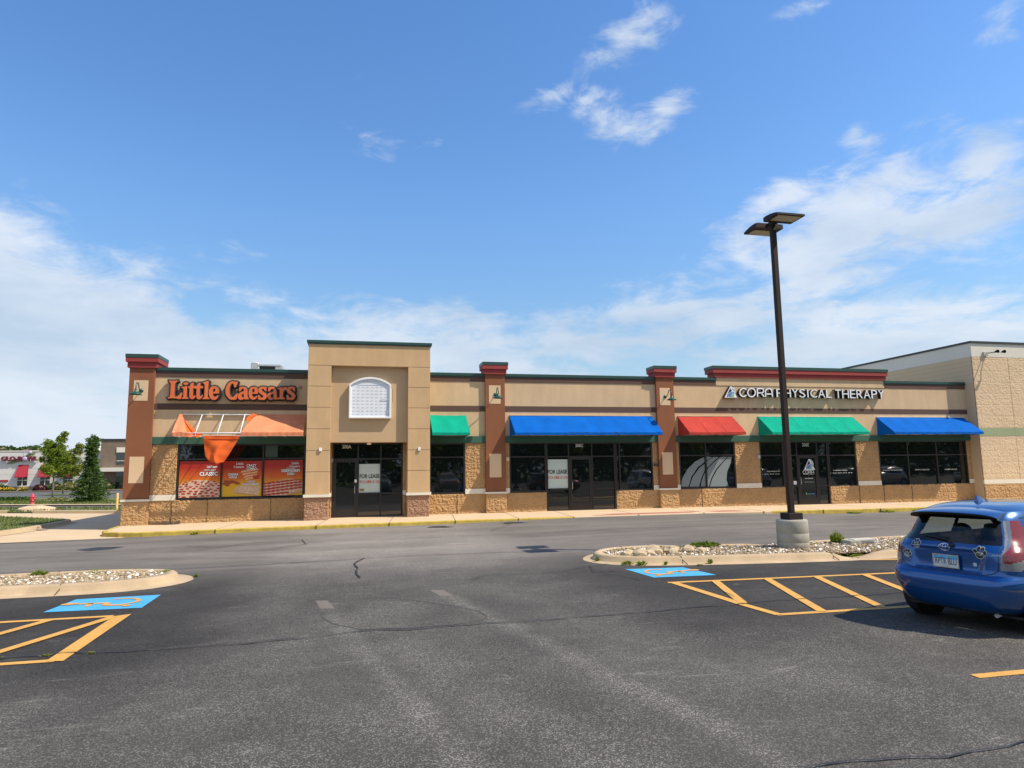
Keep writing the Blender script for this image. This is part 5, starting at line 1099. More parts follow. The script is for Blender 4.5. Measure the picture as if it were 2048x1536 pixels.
for xw in (-38.35, -36.0, -33.58):
    w = MB().box(xw - .5, xw + .5, FY - .05, FY - .02, .6, 2.3).build('window', M['farpane'], gl)
    f = MB(); f.box(xw - .03, xw + .03, FY - .08, FY - .05, .6, 2.3).box(xw - .5, xw + .5, FY - .078, FY - .052, 1.2, 1.25).box(xw - .56, xw + .56, FY - .12, FY - .05, .5, .6)
    f.build('window_frame', M['white'], w)
    a = MB(); a.add([(xw - .52, FY - .03, 3.03), (xw + .52, FY - .03, 3.03), (xw + .52, FY - .85, 1.62), (xw - .52, FY - .85, 1.62), (xw - .52, FY - .03, 1.62), (xw + .52, FY - .03, 1.62)], [(0, 3, 2, 1), (0, 4, 3), (1, 2, 5)]); a.add([(xw - .52, FY - .85, 1.62), (xw + .52, FY - .85, 1.62), (xw + .52, FY - .85, 1.54), (xw - .52, FY - .85, 1.54)], [(0, 3, 2, 1)])
    a.build('awning', M['maroon'], gl)
gs = thing('bowling_sign', 'dark red sign reading GLO-BOWL with a green swoosh on the far white wall', 'sign', (-38.8, FY, 3.2))
text_mesh('GLO-BOWL', -40.62, -36.85, 3.50, 4.02, FY - .12, .2, .05).build('letters', mat('bowl_letters', (.13, .012, .035), .6), gs)
M['swoosh'] = mat('swoosh_green', (.16, .24, .08), .6); M['lilac'] = mat('ball_lilac', (.42, .36, .55), .5)
MB().wallpoly([(-40.15, 3.16), (-39.6, 3.16), (-38.3, 3.55), (-37.6, 4.0), (-37.0, 4.58), (-37.5, 4.45), (-38.4, 3.98), (-39.2, 3.62)], FY - .08).build('swoosh', M['swoosh'], gs)
MB().ico((-37.72, FY - .15, 4.46), .22, 2, 0, (1, .5, 1), True).ico((-38.15, FY - .36, 3.72), .27, 2, 0, (1, .3, 1), True).build('ball', M['lilac'], gs)
s2 = thing('wall_sign', 'green lettered sign on the far white wall behind the trees', 'sign', (-32.6, FY, 3.4))
MB().box(-33.2, -32.15, FY - .1, FY - .03, 3.42, 3.50).build('underline', M['swoosh'], s2); text_mesh('GRILL', -33.1, -32.2, 3.55, 3.92, FY - .1, .08, .03).build('letters', M['swoosh'], s2)
tag(MB().box(-41.6, -39.8, FY - .08, FY - .02, 1.08, 1.30).build('wall_sign', M['maroon']), 'small dark red nameplate low on the far white wall', 'sign')
def brick_mat():
    m, nt, b = new_mat('brick_mix'); N = nt.nodes; L = nt.links; g = N.new('ShaderNodeNewGeometry'); mp = N.new('ShaderNodeMapping'); mp.inputs['Rotation'].default_value = (R(90), 0, 0); L.new(g.outputs['Position'], mp.inputs[0])
    t = N.new('ShaderNodeTexBrick'); t.inputs['Color1'].default_value = (.20, .13, .09, 1); t.inputs['Color2'].default_value = (.12, .085, .065, 1); t.inputs['Mortar'].default_value = (.24, .21, .17, 1); t.inputs['Scale'].default_value = 2.2; t.inputs['Mortar Size'].default_value = .03
    L.new(mp.outputs[0], t.inputs['Vector']); L.new(t.outputs[0], b.inputs['Base Color']); b.inputs['Roughness'].default_value = .9; return m
M['brick'] = brick_mat()
an = thing('brick_annex', 'brown brick annex joined to the right end of the far white building', 'building', (-20, FY - 3, 0))
MB().box(-29.3, -5, FY - 3, FY + 30, 0, 5.75).build('wall', M['brick'], an); MB().box(-29.4, -5, FY - 3.1, FY + 30, 5.75, 5.9).build('coping', M['charcoal_coping'], an)
w = MB().box(-27.55, -26.2, FY - 3.05, FY - 3.005, 2.9, 4.3).build('window', M['farpane'], an); MB().box(-27.6, -26.1, FY - 3.1, FY - 3.0, 4.31, 4.9).box(-27.55, -26.2, FY - 3.07, FY - 3.052, 3.3, 3.36).build('lintel', M['cream'], w)
MB().box(-29.0, -26, FY - 4.4, FY - 3.0, 2.1, 2.55).build('canopy', M['big_white'], an); w = MB().box(-27.5, -26.4, FY - 3.05, FY - 3.005, .2, 2.05).build('door', M['farpane'], an)

# ================================================================ foliage
def leaf_quad(mb, c, s, d=None, asp=.55):
    d = d or Vector((random.gauss(0, 1), random.gauss(0, 1), random.gauss(0, .8))).normalized(); o = d.orthogonal().normalized(); o.rotate(Matrix.Rotation(random.uniform(0, 6.28), 3, d)) if False else None
    a = random.uniform(0, 6.28); o2 = d.cross(o); o = o * math.cos(a) + o2 * math.sin(a)
    p = d * s; q = o * s * asp; mb.add([c - p, c + q * .9 - p * .1, c + p, c - q * .9 - p * .1], [(0, 1, 2, 3)])
def blob_crown(blobs, n, s, wind=None, hollow=.35):
    mb = MB(); W_ = [b[3] ** 2 for b in blobs]
    for _ in range(n):
        b = random.choices(blobs, W_)[0]; v = Vector((random.gauss(0, 1), random.gauss(0, 1), random.gauss(0, 1))).normalized(); r = max(.15, random.gauss(.82, .27))
        c = Vector(b[:3]) + Vector((v.x, v.y, v.z * (b[4] if len(b) > 4 else .85))) * b[3] * r * (1 + .35 * mnoise.noise(Vector(b[:3]) + v * 2.2))
        if mnoise.noise(c * 2.3) < -.18: continue
        d = (wind + Vector((random.gauss(0, .45), random.gauss(0, .45), random.gauss(0, .4)))).normalized() if wind and random.random() < .6 else None
        leaf_quad(mb, c, s * random.uniform(.7, 1.3), d)
    return mb
def leafy_tree(name, label, x, y, trunk_h, blobs, n, s, m, wind=None, cat='tree', grp=None, tr=.07, loc=None):
    t = thing(name, label, cat, (x, y, 0), grp)
    tb = MB(); tb.tube([(x, y, -.1), (x + .02, y, trunk_h * .5), (x, y, trunk_h), (x + .03, y, trunk_h * 1.6)], [tr, tr * .85, tr * .7, tr * .3], 8)
    for b in blobs:
        a = Vector((x, y, trunk_h * random.uniform(.8, 1.2))); e = Vector((x + b[0], y + b[1], b[2])); tb.tube([a, a.lerp(e, .5) + Vector((0, 0, -.05)), e], [tr * .4, tr * .28, tr * .1], 5)
    tb.build('trunk', M['bark'], t)
    blob_crown([(x + b[0], y + b[1], b[2], b[3]) for b in blobs], n, s, wind).build('crown', M[m], t)
    return t
leafy_tree('young_tree', 'young windswept bright green tree in front of the far white building', -21.2, 54.3, 1.7, [(0, 0, 2.7, .55), (-.35, 0, 3.5, .5), (-.5, .1, 4.0, .33), (.35, 0, 4.3, .32), (.5, .1, 4.7, .22), (.15, -.1, 3.7, .45), (.6, 0, 3.0, .35), (-.65, .2, 2.3, .33), (-.1, -.3, 2.2, .45), (.55, .2, 2.15, .40), (.0, .2, 3.1, .55), (-.8, 0, 2.9, .2), (.9, 0, 2.3, .2)], 9000, .085, 'leaf', Vector((1, 0, .55)))
leafy_tree('young_tree', 'second young tree with olive leaves just left of the dark spruce', -26.3, 69.5, 1.6, [(0, 0, 2.4, .6), (.5, 0, 3.1, .5), (.9, 0, 3.9, .42), (1.1, 0, 4.4, .28), (.3, 0, 3.5, .42), (1.0, 0, 2.4, .45), (-.3, 0, 1.9, .4), (.8, 0, 1.9, .4), (1.35, .1, 2.75, .25), (1.3, 0, 4.2, .2)], 6500, .10, 'leaf2', Vector((1, 0, .4)))
# spruce
t = thing('spruce_tree', 'dark shaggy spruce tree left of the shop row, wide at the bottom', 'tree', (-16.9, 48.7, 0))
sp = MB(); PR = [(0, .95), (.3, 1.28), (.7, 1.22), (1.2, .95), (1.7, .74), (2.1, .52), (2.5, .46), (2.9, .34), (3.2, .42), (3.6, .52), (3.95, .50), (4.15, .2), (4.3, .03)]
for i in range(720):
    z = 4.2 * (random.random() ** 1.35); rr = lerp_tab(z, PR) * random.uniform(.58, 1.02); a = random.uniform(0, 6.283)
    dirv = Vector((math.cos(a), math.sin(a), random.uniform(-.1, .35))).normalized(); base = Vector((-16.9, 48.7, z + .1)); L_ = rr
    for k in range(13):
        f_ = .30 + .70 * k / 12; c = base + dirv * L_ * f_ + Vector((random.gauss(0, .05), random.gauss(0, .05), random.gauss(0, .04) - .10 * f_ * f_)); leaf_quad(sp, c, .085, (dirv + Vector((random.gauss(0, .5), random.gauss(0, .5), random.gauss(0, .4)))).normalized(), .38)
sp.build('crown', M['needles'], t)
MB().tube([(-16.9, 48.7, -.1), (-16.88, 48.7, 2), (-16.85, 48.7, 4.3)], [.10, .07, .012], 8).tube([(-16.85, 48.7, 4.2), (-16.98, 48.7, 4.42)], [.02, .008], 5).tube([(-16.85, 48.7, 4.2), (-16.70, 48.7, 4.40)], [.02, .008], 5).build('trunk', M['bark'], t)
def bush(x, y, rx, rz, n, s, m, lab, grp=None, name='shrub', z0=0.0):
    b = MB()
    for _ in range(n):
        v = Vector((random.gauss(0, 1), random.gauss(0, 1), abs(random.gauss(0, 1)))).normalized(); r = random.uniform(.55, 1) ** .5 * (1 + .25 * mnoise.noise(v * 2 + Vector((x, y, 0))))
        leaf_quad(b, Vector((x + v.x * rx * r, y + v.y * rx * r * .8, z0 + v.z * rz * r)), s * random.uniform(.7, 1.3))
    MBc = MB().ico((x, y, z0 + rz * .35), 1, 2, .12, (rx * .72, rx * .6, rz * .5))
    t = thing(name, lab, 'shrub', (x, y, z0), grp); b.build('leaves', M[m], t); MBc.build('branches', M['bark'], t); return t
BG = 'shrubs in the bed before the far white building'
bush(-39.2, 87, .9, .85, 500, .13, 'leafdark', 'round green shrub at the far left edge of the far planting bed', BG)
bush(-34.0, 87.3, 1.0, 1.0, 600, .13, 'leafdark', 'dark green shrub behind the trunk of the young windswept tree', BG)
bush(-35.0, 86.4, .75, .75, 500, .12, 'leafpurple', 'dark purple shrub in the far planting bed', BG)
bush(-32.3, 86.8, 1.1, .95, 600, .13, 'leaf2', 'olive green shrub between the second young tree and the spruce', BG)
bush(-28.4, 86, 1.2, 1.15, 700, .13, 'leafdark', 'large dark shrub in front of the brick annex', BG)
bush(-39.6, 86.3, .6, .35, 300, .1, 'leaf2', 'low yellowish shrub at the left end of the far planting bed', BG)
for (x, lab) in ((-38.6, 'left clump of yellow lilies in the far planting bed'), (-37.75, 'middle clump of yellow lilies in the far planting bed'), (-36.6, 'right clump of yellow lilies in the far planting bed')):
    t = bush(x, 86.2, .5, .35, 300, .1, 'leafdark', lab, 'clumps of yellow lilies', 'flower_clump'); q = MB()
    for _ in range(60): leaf_quad(q, Vector((x + random.uniform(-.4, .4), 85.9 + random.uniform(-.3, .2), random.uniform(.25, .5))), .07, None, .9)
    q.build('flowers', M['flower'], t)
hb = MB()
for _ in range(2600):
    x = random.uniform(-34, -21.7); y = 53 - .45 * (x + 19.8) * 1.0 - 1.2 + random.uniform(-.5, .5) - 0; leaf_quad(hb, Vector((x, y, random.uniform(.03, .30))), .09)
tag(hb.build('ground_cover', M['leafdark']), kind='stuff')
for (x, y, lab) in ((-20.9, 53.6, 'left small shrub at the foot of the young windswept tree'), (-20.2, 53.2, 'right small shrub at the foot of the young windswept tree')): bush(x, y, .42, .26, 260, .06, 'leaf', lab)
bush(-46.9, 112, 2.3, 1.6, 900, .25, 'leafdark', 'dark treetop rising over the far white roof behind the young tree', None, 'background_tree', 4.5)
bush(-50.5, 112, 2.1, 1.7, 900, .25, 'leafdark', 'dark treetop over the far white roof at the left edge', None, 'background_tree', 4.5)
tag(MB().box(-49.9, -49.2, FY + 6, FY + 7, 4.6, 5.5).build('roof_vent', M['cream']), 'small beige vent box on the far white roof at the left edge', 'vent')
# lawn blades and verge tufts
gb = MB(); P = inset(GRs, .16); k = 0
while k < 9000:
    x, y = random.uniform(-16, -10.3), random.uniform(22, 33)
    if not ins(P, x, y): continue
    a = random.uniform(0, 6.28); hgt = random.uniform(.03, .075); dx, dy = .012 * math.cos(a), .012 * math.sin(a)
    gb.add([(x - dx, y - dy, .098), (x + dx, y + dy, .098), (x + random.uniform(-.03, .03), y, .10 + hgt)], [(0, 1, 2)]); k += 1
for _ in range(5000):
    x = random.uniform(-24, -9); y0 = random.choice((38.2, 40.8, 46, 48, 49.5, 50.3)) - .45 * (x + 17) + random.uniform(-.5, .5); a = random.uniform(0, 6.28); dx, dy = .03 * math.cos(a), .03 * math.sin(a)
    gb.add([(x - dx, y0 - dy, .02), (x + dx, y0 + dy, .02), (x + random.uniform(-.06, .06), y0, random.uniform(.08, .2))], [(0, 1, 2)])
tag(gb.build('grass_blades', M['blade']), kind='stuff')
def weed(x, y, z, r, h, n, lab, m='leaf', grp='weeds growing along kerbs and in the gravel'):
    b = MB()
    for _ in range(n):
        a = random.uniform(0, 6.28); rr = r * random.random() ** .6; t = random.random(); base = Vector((x + rr * .4 * math.cos(a), y + rr * .4 * math.sin(a), z)); tip = Vector((x + rr * math.cos(a), y + rr * math.sin(a), z + h * (.3 + .7 * t) * (1 - .5 * rr / r)))
        w = Vector((-math.sin(a), math.cos(a), 0)) * .012; mid = base.lerp(tip, .6) + Vector((0, 0, h * .12)); b.add([base - w * .5, base + w * .5, mid + w, tip, mid - w], [(0, 1, 2, 3, 4)])
    return tag(b.build('weed', M[m]), lab, 'weed', grp)
weed(-5.15, 12.9, .1, .16, .13, 90, 'bushy weed in the left gravel island at the photo edge')
weed(-4.35, 13.02, .1, .25, .06, 70, 'low weed along the back kerb of the left gravel island'); weed(-3.7, 12.95, .1, .15, .05, 50, 'small weed by the back kerb of the left gravel island')
weed(-3.12, 12.55, .1, .11, .08, 50, 'weed in the rounded tip of the left gravel island'); weed(-2.66, 12.6, .01, .07, .07, 24, 'tiny weed at the outer gutter of the left island tip'); weed(-4.75, 11.75, .1, .08, .04, 20, 'tiny weed at the front kerb of the left gravel island')
for i, (x, y, r_, h_, n_, lab) in enumerate(((4.4, 12.25, .06, .12, 30, 'leftmost weed at the nose of the right island kerb'), (4.78, 11.68, .13, .09, 60, 'weed at the front kerb of the right island near its nose'), (5.0, 11.55, .12, .11, 60, 'second weed at the front kerb of the right island'), (5.4, 11.43, .06, .10, 24, 'small weed at the front gutter under the limestone chunks'), (6.2, 11.3, .07, .14, 34, 'weed at the crack in the front kerb of the right island'), (5.95, 11.2, .08, .04, 20, 'low weed in the front gutter of the right island'))):
    weed(x, y, .01, r_, h_, n_, lab)
weed(7.05, 13.0, .1, .34, .16, 220, 'broad leafy weed clump at the back kerb left of the lamp post'); weed(6.3, 13.05, .1, .22, .05, 50, 'low weeds by the back kerb behind the limestone chunks')
weed(9.1, 12.6, .1, .11, .13, 60, 'small weed just right of the lamp post base'); weed(9.85, 12.55, .1, .16, .36, 130, 'tall weed beside the flat grey utility box', 'leaf'); weed(9.35, 12.9, .1, .07, .14, 40, 'dark reddish weed by the back kerb right of the lamp post', 'leafpurple')
weed(9.1, 11.35, .04, .35, .05, 60, 'low weeds in the kerb gap right of the lamp post')
for (x, lab) in ((-4.6, 'weed growing at the yellow kerb below the first pizza poster'), (17.5, 'left weed tuft at the right yellow kerb'), (18.9, 'middle weed tuft at the right yellow kerb'), (20.3, 'long weed tuft at the yellow kerb behind the blue car')):
    weed(x, 21.3, gz(x, 21.2), .35 if x > 15 else .12, .10 if x > 15 else .12, 110 if x > 15 else 40, lab)
for (x, y, lab) in ((-2.95, 7.66, 'weed in the pavement crack on the yellow line at lower left'), (-3.35, 7.7, 'second weed in the pavement crack between yellow lines'), (-2.55, 7.66, 'weed in the pavement crack just right of the yellow line')): weed(x, y, .005, .07, .02, 16, lab, 'leaf2')

# trees behind the camera, seen mirrored in the shop windows
def big_tree(x, y, lab):
    t = thing('park_tree', lab, 'tree', (0, 0, 0), 'trees on the far side of the car park', True)
    MB().tube([(0, 0, -.1), (.1, 0, 2), (0, .1, 4.5)], [.22, .17, .08], 8).build('trunk', M['bark'], t)
    blob_crown([(0, 0, 4.2, 2.1), (1.5, .4, 3.6, 1.4), (-1.6, -.2, 3.8, 1.5), (.4, -.8, 5.8, 1.6), (-.6, .6, 6.6, 1.1), (1.1, .2, 5.2, 1.3), (-1.2, .5, 5.1, 1.3), (0, 0, 2.6, 1.6)], 5200, .22).build('crown', M['leaf2'], t)
    return t
bt = big_tree(0, 0, 'tree'); bt.location = (-28, -40, 0)
TL = 'leafy tree in the row across the car park, seen only mirrored in the shop windows'
bt['label'] = TL
for i in range(31):
    c = copy_tree(bt); c.location = (-26 + i * 4.2 + random.uniform(-.8, .8), -36 + random.uniform(-3, 3), 0); c.rotation_euler = (0, 0, random.uniform(0, 6)); s = random.uniform(1.0, 1.35); c.scale = (s, s, s); c['label'] = TL

hb = MB()
for _ in range(9000):
    x = random.uniform(-40, 115); leaf_quad(hb, Vector((x, -41.5 + random.gauss(0, .5), random.uniform(0, 3.4 + 1.3 * mnoise.noise(Vector((x * .3, 0, 0)))))), .42, None, .8)
tag(hb.build('hedge', M['leafdark']), 'long dark hedge behind the far row of trees, seen only mirrored in the shop windows', 'hedge')
# ================================================================ car
def car_paint(name, col, rough=.22):
    m, nt, b = new_mat(name); N = nt.nodes; L = nt.links
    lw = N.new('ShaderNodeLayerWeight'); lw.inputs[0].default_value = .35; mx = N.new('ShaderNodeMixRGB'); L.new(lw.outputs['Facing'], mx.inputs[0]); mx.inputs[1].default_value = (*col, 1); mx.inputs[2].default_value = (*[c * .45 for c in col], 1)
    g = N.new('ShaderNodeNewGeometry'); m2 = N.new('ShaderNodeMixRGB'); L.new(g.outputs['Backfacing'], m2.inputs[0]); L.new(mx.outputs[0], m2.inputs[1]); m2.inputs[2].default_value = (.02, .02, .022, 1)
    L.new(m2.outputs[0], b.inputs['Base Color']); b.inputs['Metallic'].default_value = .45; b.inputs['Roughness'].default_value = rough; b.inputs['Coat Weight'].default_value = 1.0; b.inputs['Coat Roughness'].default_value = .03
    return m
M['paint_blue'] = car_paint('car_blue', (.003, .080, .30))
def clear_glass(name, tint, fac=.75):
    m = bpy.data.materials.new(name); m.use_nodes = True; nt = m.node_tree; N = nt.nodes; L = nt.links; N.clear()
    t = N.new('ShaderNodeBsdfTransparent'); t.inputs[0].default_value = (*tint, 1); g = N.new('ShaderNodeBsdfGlossy'); g.inputs['Roughness'].default_value = .02; g.inputs[0].default_value = (1, 1, 1, 1)
    f = N.new('ShaderNodeFresnel'); gg = N.new('ShaderNodeNewGeometry'); mr_ = N.new('ShaderNodeMapRange'); mr_.inputs['To Min'].default_value = 1.5; mr_.inputs['To Max'].default_value = 1 / 1.5; L.new(gg.outputs['Backfacing'], mr_.inputs['Value']); L.new(mr_.outputs[0], f.inputs[0]); mx = N.new('ShaderNodeMixShader'); L.new(f.outputs[0], mx.inputs[0]); L.new(t.outputs[0], mx.inputs[1]); L.new(g.outputs[0], mx.inputs[2])
    o = N.new('ShaderNodeOutputMaterial'); L.new(mx.outputs[0], o.inputs[0]); return m
M['car_glass'] = clear_glass('car_glass', (.66, .72, .69)); M['frit'] = mat('glass_border', (.008, .008, .009), .12, .0); M['trim'] = mat('car_trim', (.015, .015, .016), .55)
def lamp_plastic(name, col, rough=.12):
    m, nt, b = new_mat(name); b.inputs['Base Color'].default_value = (*col, 1); b.inputs['Roughness'].default_value = rough; b.inputs['Coat Weight'].default_value = 1.0; b.inputs['Coat Roughness'].default_value = .02; return m
M['lens_red'] = lamp_plastic('lens_red', (.17, .006, .010)); M['lens_clear'] = lamp_plastic('lens_clear', (.20, .21, .22)); M['lens_grey'] = lamp_plastic('lens_grey', (.10, .13, .17))
M['chrome'] = mat('chrome', (.75, .76, .78), .15, .02, metal=1.0); M['tyre'] = mat('tyre', (.014, .014, .015), .85, .1, 20); M['seat'] = mat('seat_fabric', (.02, .02, .022), .9); M['rim'] = mat('rim', (.32, .33, .35), .3, .03, metal=.8)
PROF = [  # z, u_rear, u_front, half width, exponent
    (.20, .30, 3.90, .70, 4.0), (.24, .14, 3.96, .77, 4.2), (.32, .06, 4.02, .815, 4.8), (.44, .015, 4.05, .838, 5.6), (.56, .0, 4.06, .850, 6.2), (.63, .012, 4.055, .852, 6.4), (.675, .045, 4.05, .850, 6.4), (.71, .085, 4.03, .846, 6.6),
    (.80, .095, 3.98, .846, 6.6), (.88, .092, 3.88, .842, 6.2), (.955, .090, 3.62, .830, 5.6), (1.0, .108, 3.30, .810, 5.0), (1.05, .14, 3.05, .780, 4.6), (1.14, .195, 2.82, .738, 4.0), (1.242, .26, 2.60, .695, 4.0), (1.344, .33, 2.36, .652, 4.0),
    (1.412, .39, 2.16, .612, 3.8), (1.459, .46, 2.02, .565, 3.6), (1.504, .62, 1.90, .47, 3.2), (1.533, .84, 1.78, .33, 2.8), (1.547, 1.08, 1.62, .17, 2.4), (1.551, 1.30, 1.44, .03, 2.2)]
def cr_(a, b, c, d, t): return tuple(.5 * ((2 * q) + (r_ - p) * t + (2 * p - 5 * q + 4 * r_ - s) * t * t + (3 * q - p - 3 * r_ + s) * t ** 3) for p, q, r_, s in zip(a, b, c, d))
ROWS = []
for i in range(len(PROF) - 1):
    a = PROF[max(i - 1, 0)]; b_ = PROF[i]; c_ = PROF[i + 1]; d_ = PROF[min(i + 2, len(PROF) - 1)]; n_ = max(3, int(math.hypot(c_[0] - b_[0], min(.2, abs(c_[1] - b_[1]))) / .013))
    for k in range(n_): ROWS.append(cr_(a, b_, c_, d_, k / n_))
ROWS.append(PROF[-1])
def rear_u(v, z):
    """u of the tail surface at (v, z)"""
    for a, c in zip(ROWS, ROWS[1:]):
        if a[0] <= z <= c[0] + 1e-9:
            t = (z - a[0]) / max(1e-6, c[0] - a[0]); r_ = [p + (q - p) * t for p, q in zip(a, c)]; break
    else: r_ = ROWS[-1]
    hl = (r_[2] - r_[1]) / 2; f_ = min(.999, abs(v) / r_[3])
    return r_[1] + hl * (1 - (1 - f_ ** r_[4]) ** (1 / r_[4])) + recess(v, z)
def recess(v, z):
    e = sst(z, .70, .735) * (1 - sst(z, .955, .99)) * (1 - sst(abs(v), .34 + (z - .7) * .25, .43 + (z - .7) * .25)); return .032 * e
NC = 460
def ring(r_):
    z, ur, uf, w, n = r_; uc = (ur + uf) / 2; hl = (uf - ur) / 2; P = []
    for k in range(1440):
        a = 2 * math.pi * k / 1440; c, s = math.cos(a), math.sin(a); P.append((uc - hl * math.copysign(abs(c) ** (2 / n), c), w * math.copysign(abs(s) ** (2 / n), s)))
    P = np.array(P + [P[0]]); d = np.hypot(*(P[1:] - P[:-1]).T); wt = np.where(P[:-1, 0] < ur + .55, 2.6, 1.0); L_ = np.concatenate([[0], np.cumsum(d * wt)]); q = np.linspace(0, L_[-1], NC + 1)[:-1]
    return np.stack([np.interp(q, L_, P[:, 0]), np.interp(q, L_, P[:, 1])], 1)
AX = ((.71, .31), (3.26, .31))
def make_car(paint):
    root = thing('parked_car', 'car', 'car', (0, 0, 0), None, True)
    V = []; 
    for r_ in ROWS:
        for (u, v) in ring(r_):
            uu = u + (recess(v, r_[0]) if u < .6 else 0); V.append((uu, v, r_[0]))
    nR = len(ROWS); parts = {}
    def cls(u, v, z, nu):
        av = abs(v)
        for (ax, az) in AX:
            if av > .55 and math.hypot(u - ax, z - az) < .345: return None
        if u < 1.2 and nu < -.25 or u < .55:            # tail
            gw = lerp_tab(z, [(1.045, .59), (1.2, .54), (1.385, .485)])
            if 1.045 < z < 1.392 and av < gw:
                return 'rear_window' if (1.10 < z < 1.35 and av < gw - .055) else 'window_surround'
            vi = lerp_tab(z, [(.76, .60), (.86, .61), (1.0, .615), (1.045, .605), (1.2, .555), (1.385, .50)])
            if .765 + max(0, (u - .25)) * .42 < z < 1.335 and vi < av:
                vo = lerp_tab(z, [(.9, 2.), (1.08, 2.), (1.14, vi + .17), (1.335, vi + .10)])
                if av < vo and u < lerp_tab(z, [(.78, .50), (.95, .62), (1.05, .62), (1.14, .62), (1.335, .60)]):
                    zi = 1.30 - z
                    if z < .86 + max(0, u - .2) * .3: return 'reversing_lens'
                    if av < vi + .010: return 'lamp_trim'
                    if z > .94 and av < vi + .014 + .030 * sst(z, .93, 1.06): return 'inner_lens' if av > vi + .018 else 'lamp_trim'
                    return 'tail_lens'
            pass
            pass
            if .655 < z < .668 and av < .9: return None if False else 'bumper'
        if z < .245: return 'underside_trim'
        if z < .69 and u < .95: return 'bumper'
        wz_ = (1.035 < z < 1.375)
        if wz_ and av > .35 and nu > -.6 and .62 < u < 3.2:
            if z < 1.06 or z > 1.355: return 'window_surround'
            ff = 3.05 - (z - 1.05) * 2.35
            if u > ff: return 'body'
            if 1.53 < u < 1.62: return 'window_surround'
            if u < .80 + (z - 1.05) * .5: return 'body'
            return 'side_window'
        if wz_ and nu > .3: return 'windscreen'
        if u > 3.55 and .66 < z < .80 and av > .48: return 'headlight'
        if u > 3.9 and .30 < z < .48 and av < .55: return 'grille'
        if z > .3 and av > .6 and (abs(u - 1.58) < .005 or abs(u - 2.62) < .005): return 'gap'
        return 'body'
    Va = np.array(V)
    for j in range(nR - 1):
        for i in range(NC):
            i2 = (i + 1) % NC; q = (j * NC + i, j * NC + i2, (j + 1) * NC + i2, (j + 1) * NC + i); c = (Va[q[0]] + Va[q[1]] + Va[q[2]] + Va[q[3]]) / 4
            e1 = Va[q[1]] - Va[q[0]]; nv = math.hypot(e1[0], e1[1]) or 1; nu = -e1[1] / nv if True else 0
            # ring runs clockwise seen from above starting at the tail: outward normal = (-dv, du)
            k = cls(c[0], c[1], c[2], -abs(e1[1]) / nv if c[0] < 2 else abs(e1[1]) / nv)
            if k is None: continue
            if k in ('tail_lens', 'reversing_lens', 'inner_lens', 'lamp_trim'): k = (k, c[1] > 0)
            parts.setdefault(k, []).append(q)
    top = [(nR - 1) * NC + i for i in range(NC)]; parts['body'].append(tuple(top[::-1]))
    def sub(name, m, faces, par):
        idx = sorted({i for f in faces for i in f}); mp = {a: b for b, a in enumerate(idx)}; mb = MB(); mb.add(Va[idx], [[mp[i] for i in f][::-1] for f in faces], True); return mb.build(name, m, par)
    body = sub('body', paint, parts['body'], root)
    sub('bumper', paint, parts['bumper'], root)
    MT = {'rear_window': 'car_glass', 'window_surround': 'frit', 'underside_trim': 'trim', 'side_window': 'car_glass', 'windscreen': 'car_glass', 'grille': 'trim', 'gap': 'trim', 'headlight': 'lens_clear'}
    for k in MT:
        if k in parts: sub({'gap': 'panel_gap'}.get(k, k), M[MT[k]], parts[k], root)
    for side in (True, False):
        tl = sub('tail_light', M['lens_red'], parts[('tail_lens', side)], root)
        for k, m in (('reversing_lens', 'lens_clear'), ('inner_lens', 'lens_grey'), ('lamp_trim', 'lens_clear')): 
            if (k, side) in parts: sub(k, M[m], parts[(k, side)], tl)
    # underside, wheels
    MB().box(.35, 3.8, -.68, .68, .19, .215).box(.5, .9, -.5, .5, .215, .5).build('underside', M['trim'], root)
    for (ax, az) in AX:
        for s in (-1, 1):
            y0 = s * .66; t_ = MB(); t_.lathe([(.19, -.085), (.27, -.095), (.295, -.085), (.31, -.06), (.312, 0), (.31, .06), (.295, .085), (.27, .095), (.19, .085)], (ax, s * .735, az), 40, 'y'); w = t_.build('tyre', M['tyre'], root)
            r_ = MB(); r_.lathe([(.0, .05), (.05, .055), (.06, .04), (.175, .03), (.20, .07), (.205, .085)] if s > 0 else [(.0, -.05), (.05, -.055), (.06, -.04), (.175, -.03), (.20, -.07), (.205, -.085)], (ax, s * .735, az), 30, 'y'); r_.build('rim', M['rim'], w)
            MB().lathe([(.345, -.10), (.345, .02)], (ax, s * .72, az), 40, 'y').lathe([(.02, 0), (.345, 0)], (ax, s * .60, az), 30, 'y').build('wheel_well', M['trim'], root)
    MB().tube([(.45, -.45, .24), (.20, -.47, .22)], .025, 8).build('exhaust', M['galv'], root)
    MB().box(.98, 1.0, -.80, -.60, .10, .28).build('mud_flap', M['trim'], root)
    # seats
    st_ = MB()
    st_.bbox(1.02, 1.18, -.60, .60, .45, 1.0, .05)
    for v in (-.36, .36): st_.ico((1.10, v, 1.12), 1, 3, 0, (.06, .13, .105), True)
    st_.build('rear_seat', M['seat'], root)
    for v in (-.37, .37):
        s2_ = MB(); s2_.bbox(2.0, 2.16, v - .24, v + .24, .5, 1.16, .06); s2_.ico((2.06, v, 1.27), 1, 3, 0, (.07, .16, .15), True); s2_.build('front_seat', M['seat'], root)
    MB().box(2.75, 3.3, -.68, .68, .85, 1.0).build('dashboard', M['trim'], root)
    # roof spoiler
    sp_ = MB(); VS = []; ns = 34
